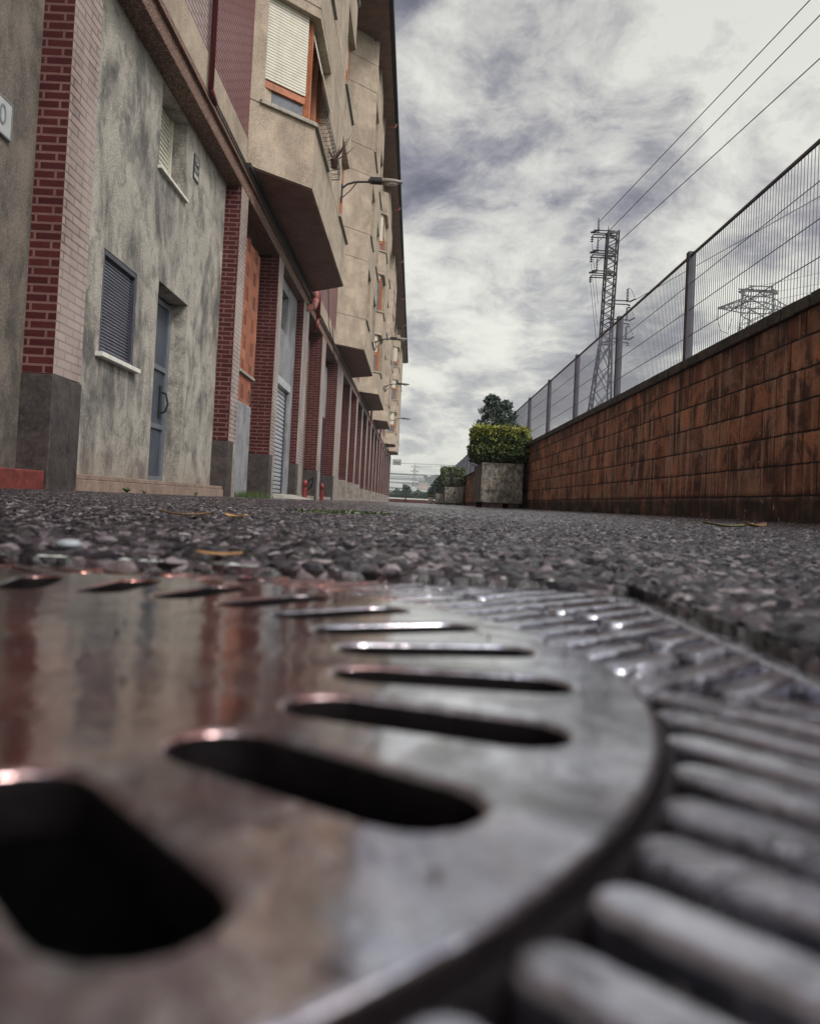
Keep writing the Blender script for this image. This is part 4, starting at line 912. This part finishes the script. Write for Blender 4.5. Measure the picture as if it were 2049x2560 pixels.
# ---------------------------------------------------------------- lattice tower beyond the wall
TY=40.
def lattice(mb,base,top,wb,wt,ns,r,rb,cross=False):
    base=Vector(base);top=Vector(top)
    def cor(t_): 
        c=base.lerp(top,t_); w_=wb+(wt-wb)*t_; return [c+Vector((sx*w_/2,sy*w_/2,0)) for sx,sy in ((-1,-1),(1,-1),(1,1),(-1,1))]
    ts=[0]
    for k in range(1,ns+1): ts.append(k/ns)
    cs=[cor(t_) for t_ in ts]
    for k in range(ns):
        for j in range(4):
            mb.bar(cs[k][j],cs[k+1][j],r); q=(j+1)%4
            if cross: mb.bar(cs[k][j],cs[k+1][q],rb); mb.bar(cs[k][q],cs[k+1][j],rb)
            elif k%2: mb.bar(cs[k][j],cs[k+1][q],rb)
            else: mb.bar(cs[k][q],cs[k+1][j],rb)
    return cs
tw=thing('lattice_mast',(8.9,TY,0),'slim steel lattice power mast with stacked side arms standing beyond the fence','power mast')
mb=MB(); lattice(mb,(8.62,TY,0),(9.0,TY,8.3),1.5,.52,7,.045,.022,True); lattice(mb,(9.0,TY,8.3),(9.14,TY,13.85),.50,.50,20,.042,.022)
for z in (4.9,8.3,11.75,12.7,13.72): 
    cx=9.0+.025*(z-8.3); 
    for sx in (-1,1): mb.box(cx-.27,cx+.27,TY+sx*.25-.02,TY+sx*.25+.02,z-.04,z+.04)
mb.build('frame','galv',tw)
for z in (13.7,12.7,11.7):
    mb=MB()
    for zz0 in (z+.12,z-.10): mb.bar((8.15,TY-.2,zz0),(9.2,TY-.2,zz0),.03); mb.bar((8.15,TY+.2,zz0),(9.2,TY+.2,zz0),.03)
    mb.bar((8.15,TY-.2,z-.1),(8.15,TY+.2,z-.1),.03); ar=mb.build('crossarm','galv',tw)
    mb=MB(); 
    for j,(dx,hh) in enumerate(((.27,.75),)): 
        zb=z+.05; 
        for q in range(9): mb.lathe([(.03,0),(.085-.006*q,.02),(.03,.05)],(8.15+dx,TY,zb+q*.085),8)
    for q in range(3): mb.lathe([(.03,0),(.09,.03),(.03,.06)],(8.13,TY,z-.42+q*.1),8)
    mb.bar((8.13,TY,z-.1),(8.13,TY,z-.42),.02); mb.bar((8.05,TY,z+.05),(8.42,TY,z+.18),.05); mb.build('insulator','galv',ar)
for z in (10.32,9.38,8.45):
    mb=MB()
    for zz0 in (z+.1,z-.08): mb.bar((9.0,TY-.15,zz0),(10.05,TY-.15,zz0),.028)
    mb.bar((10.05,TY-.15,z+.05),(10.35,TY-.15,z+.22),.04); ar=mb.build('crossarm','galv',tw)
    mb=MB()
    for q in range(9): mb.lathe([(.03,0),(.07,.02),(.03,.05)],(9.95,TY-.15,z+.05+q*.075),8)
    for q in range(2): mb.lathe([(.03,0),(.08,.03),(.03,.06)],(10.05,TY-.15,z-.25+q*.1),8)
    mb.tube([(9.95,TY-.15,z+.75),(10.12,TY-.15,z+.68),(10.3,TY-.15,z+.3)],.012,5); mb.build('insulator','galv',ar)
mb=MB(); mb.tube([(8.85,TY-.3,14.0),(8.72,TY-.3,11),(8.6,TY-.3,8),(8.45,TY-.3,5),(8.4,TY-.3,0)],.022,6); mb.build('down_cable','cable',tw)
def wire(pts,r,label,sag=0,name='power_line',group='power lines crossing the sky'):
    p,q=Vector(pts[0]),Vector(pts[1]); n=24; L=[]
    for k in range(n+1):
        t_=k/n; c=p.lerp(q,t_); c.z-=sag*4*t_*(1-t_); L.append(tuple(c))
    mb=MB(); mb.tube(L,r,5); return tag(mb.build(name,'cable'),label,'power line',group)
def ext(p,ray,z,f=2.1):
    p=Vector(p); t_=z/ray[2]; q=Vector((ray[0]*t_,ray[1]*t_,z+CAMZ)); return p+(q-p)*f
for p,ry,z,l in (((8.40,TY,14.25),(.452,.9826,.6356),15.0,'uppermost of the three cables running from the mast to the upper right'),((8.38,TY,13.25),(.4656,.9831,.6182),14.0,'middle one of the three cables running from the mast to the upper right'),((8.36,TY,12.25),(.4682,.9846,.5656),12.9,'lowest of the three cables running from the mast to the upper right')):
    wire((p,ext(p,ry,z)),.017,l)
wire(((10.35,TY-.15,10.5),(17,18,12.5)),.015,'thin cable leaving the lower right arm of the mast towards the fence')
for k,(z,l) in enumerate(((13.2,'top slanting stay cable hanging left of the mast'),(12.2,'middle slanting stay cable hanging left of the mast'),(11.3,'bottom slanting stay cable hanging left of the mast'))):
    wire(((8.13,TY,z),(8.62,TY+.3,z-2.9)),.010,l)
# big pylon to the right
pl=thing('transmission_pylon',(61,150,0),'wide-armed lattice transmission pylon seen through the mesh fence','pylon')
mb=MB(); lattice(mb,(61,150,0),(61.3,150,36),9,4.4,9,.13,.07,True); lattice(mb,(61.3,150,36),(61.4,150,42),4.4,4.0,3,.12,.07,True)
def arm(mb,zc,x0,x1,cx,w_,h0,r=.10):
    for sy in (-1,1):
        for xe in (x0,x1):
            s_=1 if xe>cx else -1; a=Vector((cx+s_*w_,150+sy*1.8,zc)); b=Vector((cx+s_*w_,150+sy*1.8,zc+h0)); e=Vector((xe,150,zc+.2))
            mb.bar(a,e,r); mb.bar(b,e,r); n=5
            for k in range(n): 
                p=a.lerp(e,k/n); q=b.lerp(e,(k+.5)/n); q2=a.lerp(e,(k+1)/n); mb.bar(p,q,.06); mb.bar(q,q2,.06)

for zz0 in (38.4,40.6,41.6,42.5):
    for sy in (-1.8,1.8): mb.bar((59,150+sy,zz0),(63.5,150+sy,zz0),.1)
mb.bar((57.8,150,42.3),(65.2,150,42.3),.12)
arm(mb,38.4,54.1,68.6,61.2,2.1,2.2); arm(mb,41.6,57.8,65.2,61.4,1.6,.9)
mb.build('lattice','galv',pl)
mb=MB()
for xe in (54.2,68.4): mb.bar((xe,150,38.5),(xe,150,36.3),.08)
mb.tube([(54.2,150,36.3),(55.0,150.5,34.5),(56.5,151,34.2),(57.2,151,37)],.05,5); mb.build('insulator','galv',pl)
for q in ((54.2,38.3),(68.4,38.3),(58,42.2),(65,42.2)): wire(((q[0],150,q[1]),(q[0]+30,40,q[1]-2)),.03,'distant high-voltage cable running right from the wide-armed pylon',3,group='cables of the wide-armed pylon')
# small far pylon and lines at the street end
fp=thing('far_pylon',(-.2,500,0),'small pale lattice pylon far off at the end of the street','pylon')
mb=MB(); lattice(mb,(-.2,500,0),(-.4,500,21.5),3.2,1.0,9,.11,.07,True); mb.bar((-.4,500,21.5),(-.4,500,25),.16,5,.05)
for z,w_ in ((21.9,2.7),(19.0,2.4)):
    for s_ in (-1,1): mb.bar((-.4,500,z+.9),(-.4+s_*w_,500,z),.12); mb.bar((-.4,500,z),(-.4+s_*w_,500,z),.09)
mb.build('lattice','galv',fp)
wire(((-40,420,19.7),(40,420,20.4)),.09,'distant level power line above the hill at the street end',group='level power lines at the street end')
wire(((-40,420,13.8),(40,420,15.2)),.11,'lower distant power line crossing in front of the pale hillside factory',group='level power lines at the street end')
wire(((1.4,500,21.8),(40,300,17)),.06,'distant power line sloping right from the small far pylon',group='level power lines at the street end')
# ---------------------------------------------------------------- street end: low wall, railing, shrubs, tree
lw=MB().box(-6,6,100.0,100.3,-.05,.42).build('end_wall','brick'); tag(lw,'low red brick wall closing the end of the street','wall')
MB().box(-6,6,99.98,100.32,.422,.58).build('coping','white_sill',lw)
rl=MB()
for z in (1.18,1.0,.8): rl.box(-6,6,99.93,99.97,z-.03,z+.03)
for x in np.arange(-6,6,.45): rl.box(x,x+.03,99.94,99.97,.6,1.2)
for x in (-4.4,-1.05,3.0): rl.box(x,x+.12,99.88,99.972,0,1.28)
tag(rl.build('railing','cable'),'black metal railing in front of the low red wall at the street end','railing')
sh=MB(); pts=[(RNG.uniform(-9,9),RNG.uniform(101,104),0) for _ in range(9000)]; pts=[(a,b,RNG.uniform(.0,1.35+.25*math.sin(a*2.3)+.15*math.sin(a*5.1))) for a,b,_ in pts]; leaves(sh,pts,.15); tag(sh.build('shrub_belt','conifer',org=(0,102,0)),kind='stuff')
def tree(x,y,h_,rr,m,label,n=2500,name='tree',sz=.2,grp=None):
    r=thing(name,(x,y,0),label,'tree',grp); tk=MB().bar((x,y,0),(x,y,h_*.8),h_*.03,6,h_*.008)
    pts=[]; lobes=[(random.uniform(-.5,.5)*rr,random.uniform(-.5,.5)*rr,h_*random.uniform(.38,.85),rr*random.uniform(.35,.6)) for _ in range(9)]
    for L in lobes: tk.bar((x,y,h_*.3),(x+L[0],y+L[1],L[2]),h_*.012,5,h_*.004)
    for k in range(n):
        L=lobes[k%9]; v=RNG.normal(size=3); v/=np.linalg.norm(v); q=L[3]*RNG.uniform(.5,1.05); pts.append((x+L[0]+v[0]*q,y+L[1]+v[1]*q,L[2]+v[2]*q))
    mb=MB(); leaves(mb,pts,sz); mb.build('crown',m,r); tk.build('trunk','trunk',r)
tree(-1.1,125,2.9,.8,'conifer','small dark tree behind the railing at the street end',1300,sz=.14)
# hills
def hill(name,y0,h0,h1,depth,m,seed):
    n=60; mb=MB(); xs=np.linspace(-700,700,n); rr=random.Random(seed); ph=[rr.uniform(0,6) for _ in range(5)]
    rows=[(0,0),(.35,.5),(.7,.9),(1,1),(1.6,.6)]
    for t_,s_ in rows:
        for x in xs:
            hh=h0+(h1-h0)*(.5+.25*math.sin(x*.008+ph[0])+.15*math.sin(x*.021+ph[1])+.1*math.sin(x*.05+ph[2])); mb.v.append((x,y0+depth*t_,-.02+hh*s_))
    for j in range(len(rows)-1):
        for i in range(n-1): a=j*n+i; mb.f.append((a,a+1,a+1+n,a+n))
    return tag(mb.build(name,m,org=(0,y0,0),smooth=True),kind='structure')
M['hill_n']=simple('hillside_green',(.07,.11,.07),.95,.35,.03); M['hill_f']=simple('far_hill',(.06,.09,.08),.95,.3,.01)
hill('hill',620,16,21,220,'hill_n',1); hill('distant_hill',1000,30,36,240,'hill_f',2)
M['fwhite']=simple('factory_white',(.62,.64,.64),.7,.1,.1); M['fblue']=simple('factory_window',(.10,.13,.15),.3,.2,.2); M['fpink']=simple('house_rose',(.42,.30,.27),.8,.1,.1)
M['froof']=simple('grey_roof',(.22,.22,.23),.8,.1,.1)
def factory(x0,x1,y,z0,z1,nw,rows,label,m='fwhite',grp='buildings on the far hillside'):
    r=thing('hillside_building',((x0+x1)/2,y+5,z0-3),label,'building',grp)
    MB().box(x0,x1,y,y+10,z0-3,z1).build('wall',m,r)
    mb=MB(); dz=(z1-z0)/rows
    for k in range(rows):
        for i in range(nw):
            a=x0+(x1-x0)*(i+.15)/nw; mb.box(a,a+(x1-x0)*.7/nw,y-.06,y,z0+dz*(k+.3),z0+dz*(k+.75))
    mb.build('window','fblue',r)
    rf=MB(); rf.prism([(x0-.5,y-.5),(x1+.5,y-.5),(x1+.5,y+10.5),(x0-.5,y+10.5)],z1,z1+.35); rf.build('roof','froof',r)
factory(-70,8,760,23.0,26.4,60,2,'long upper white factory with rows of small windows on the hill')
factory(-62,9,735,19.2,21.8,44,1,'long lower white factory below the upper one')
factory(-30,3.5,700,15.4,17.0,20,1,'long low pale shed across the middle of the hillside')
factory(3,11,690,14.5,18.5,6,2,'rose-coloured house at the right end of the hillside buildings','fpink')
factory(-10,-4,680,13.5,16,4,1,'small white house left of the far pylon')
factory(-3,2,672,12.8,14.8,4,1,'small white house just behind the far pylon')
factory(12,19,700,13,16.5,5,2,'pale house right of the rose-coloured house on the hill')
MB_=MB(); 
for k,(z,x0,x1,y) in enumerate(((10.4,-60,25,655),(6.8,-60,30,620))): MB_.box(x0,x1,y,y+2,z-.9,z)
rd=tag(MB_.build('retaining_road','fwhite'),kind='structure')
for k,(x,h_) in enumerate(((9,30),(13.5,29),(19,31),(25,28))): 
    tree(x,770+k*6,h_,4.5,'hill_n',['first round tree on the ridge right of the factories','second ridge tree, slightly lower','third ridge tree, behind the planter hedge','fourth ridge tree, hidden by the hedge'][k],700,sz=1.3,grp='ridge trees on the far hill')
wd=MB(); pts=[]
for k in range(9000):
    x=RNG.uniform(-60,60); t_=RNG.random(); pts.append((x,625+120*t_,2+13*t_+RNG.uniform(0,1.6)*(1+math.sin(x*.5+t_*9))))
leaves(wd,pts,1.0); tag(wd.build('hillside_wood','hill_n',org=(0,650,0)),kind='stuff')
# ---------------------------------------------------------------- haze
hb=MB().box(-1000,1000,-320,1650,-1.5,62)
t=NT(bpy.data.materials.new('haze_air').node_tree) if False else None
hm=bpy.data.materials.new('haze_air'); hm.use_nodes=True; t=NT(hm.node_tree); t.n.clear()
pvv=t.add('ShaderNodeVolumePrincipled',ins={'Density':.0006}); t.set(pvv,'Color',(.86,.90,.92)); o=t.add('ShaderNodeOutputMaterial'); t.l.new(pvv.outputs[0],o.inputs['Volume'])
tag(hb.build('haze',hm,org=(0,0,0)),kind='stuff')
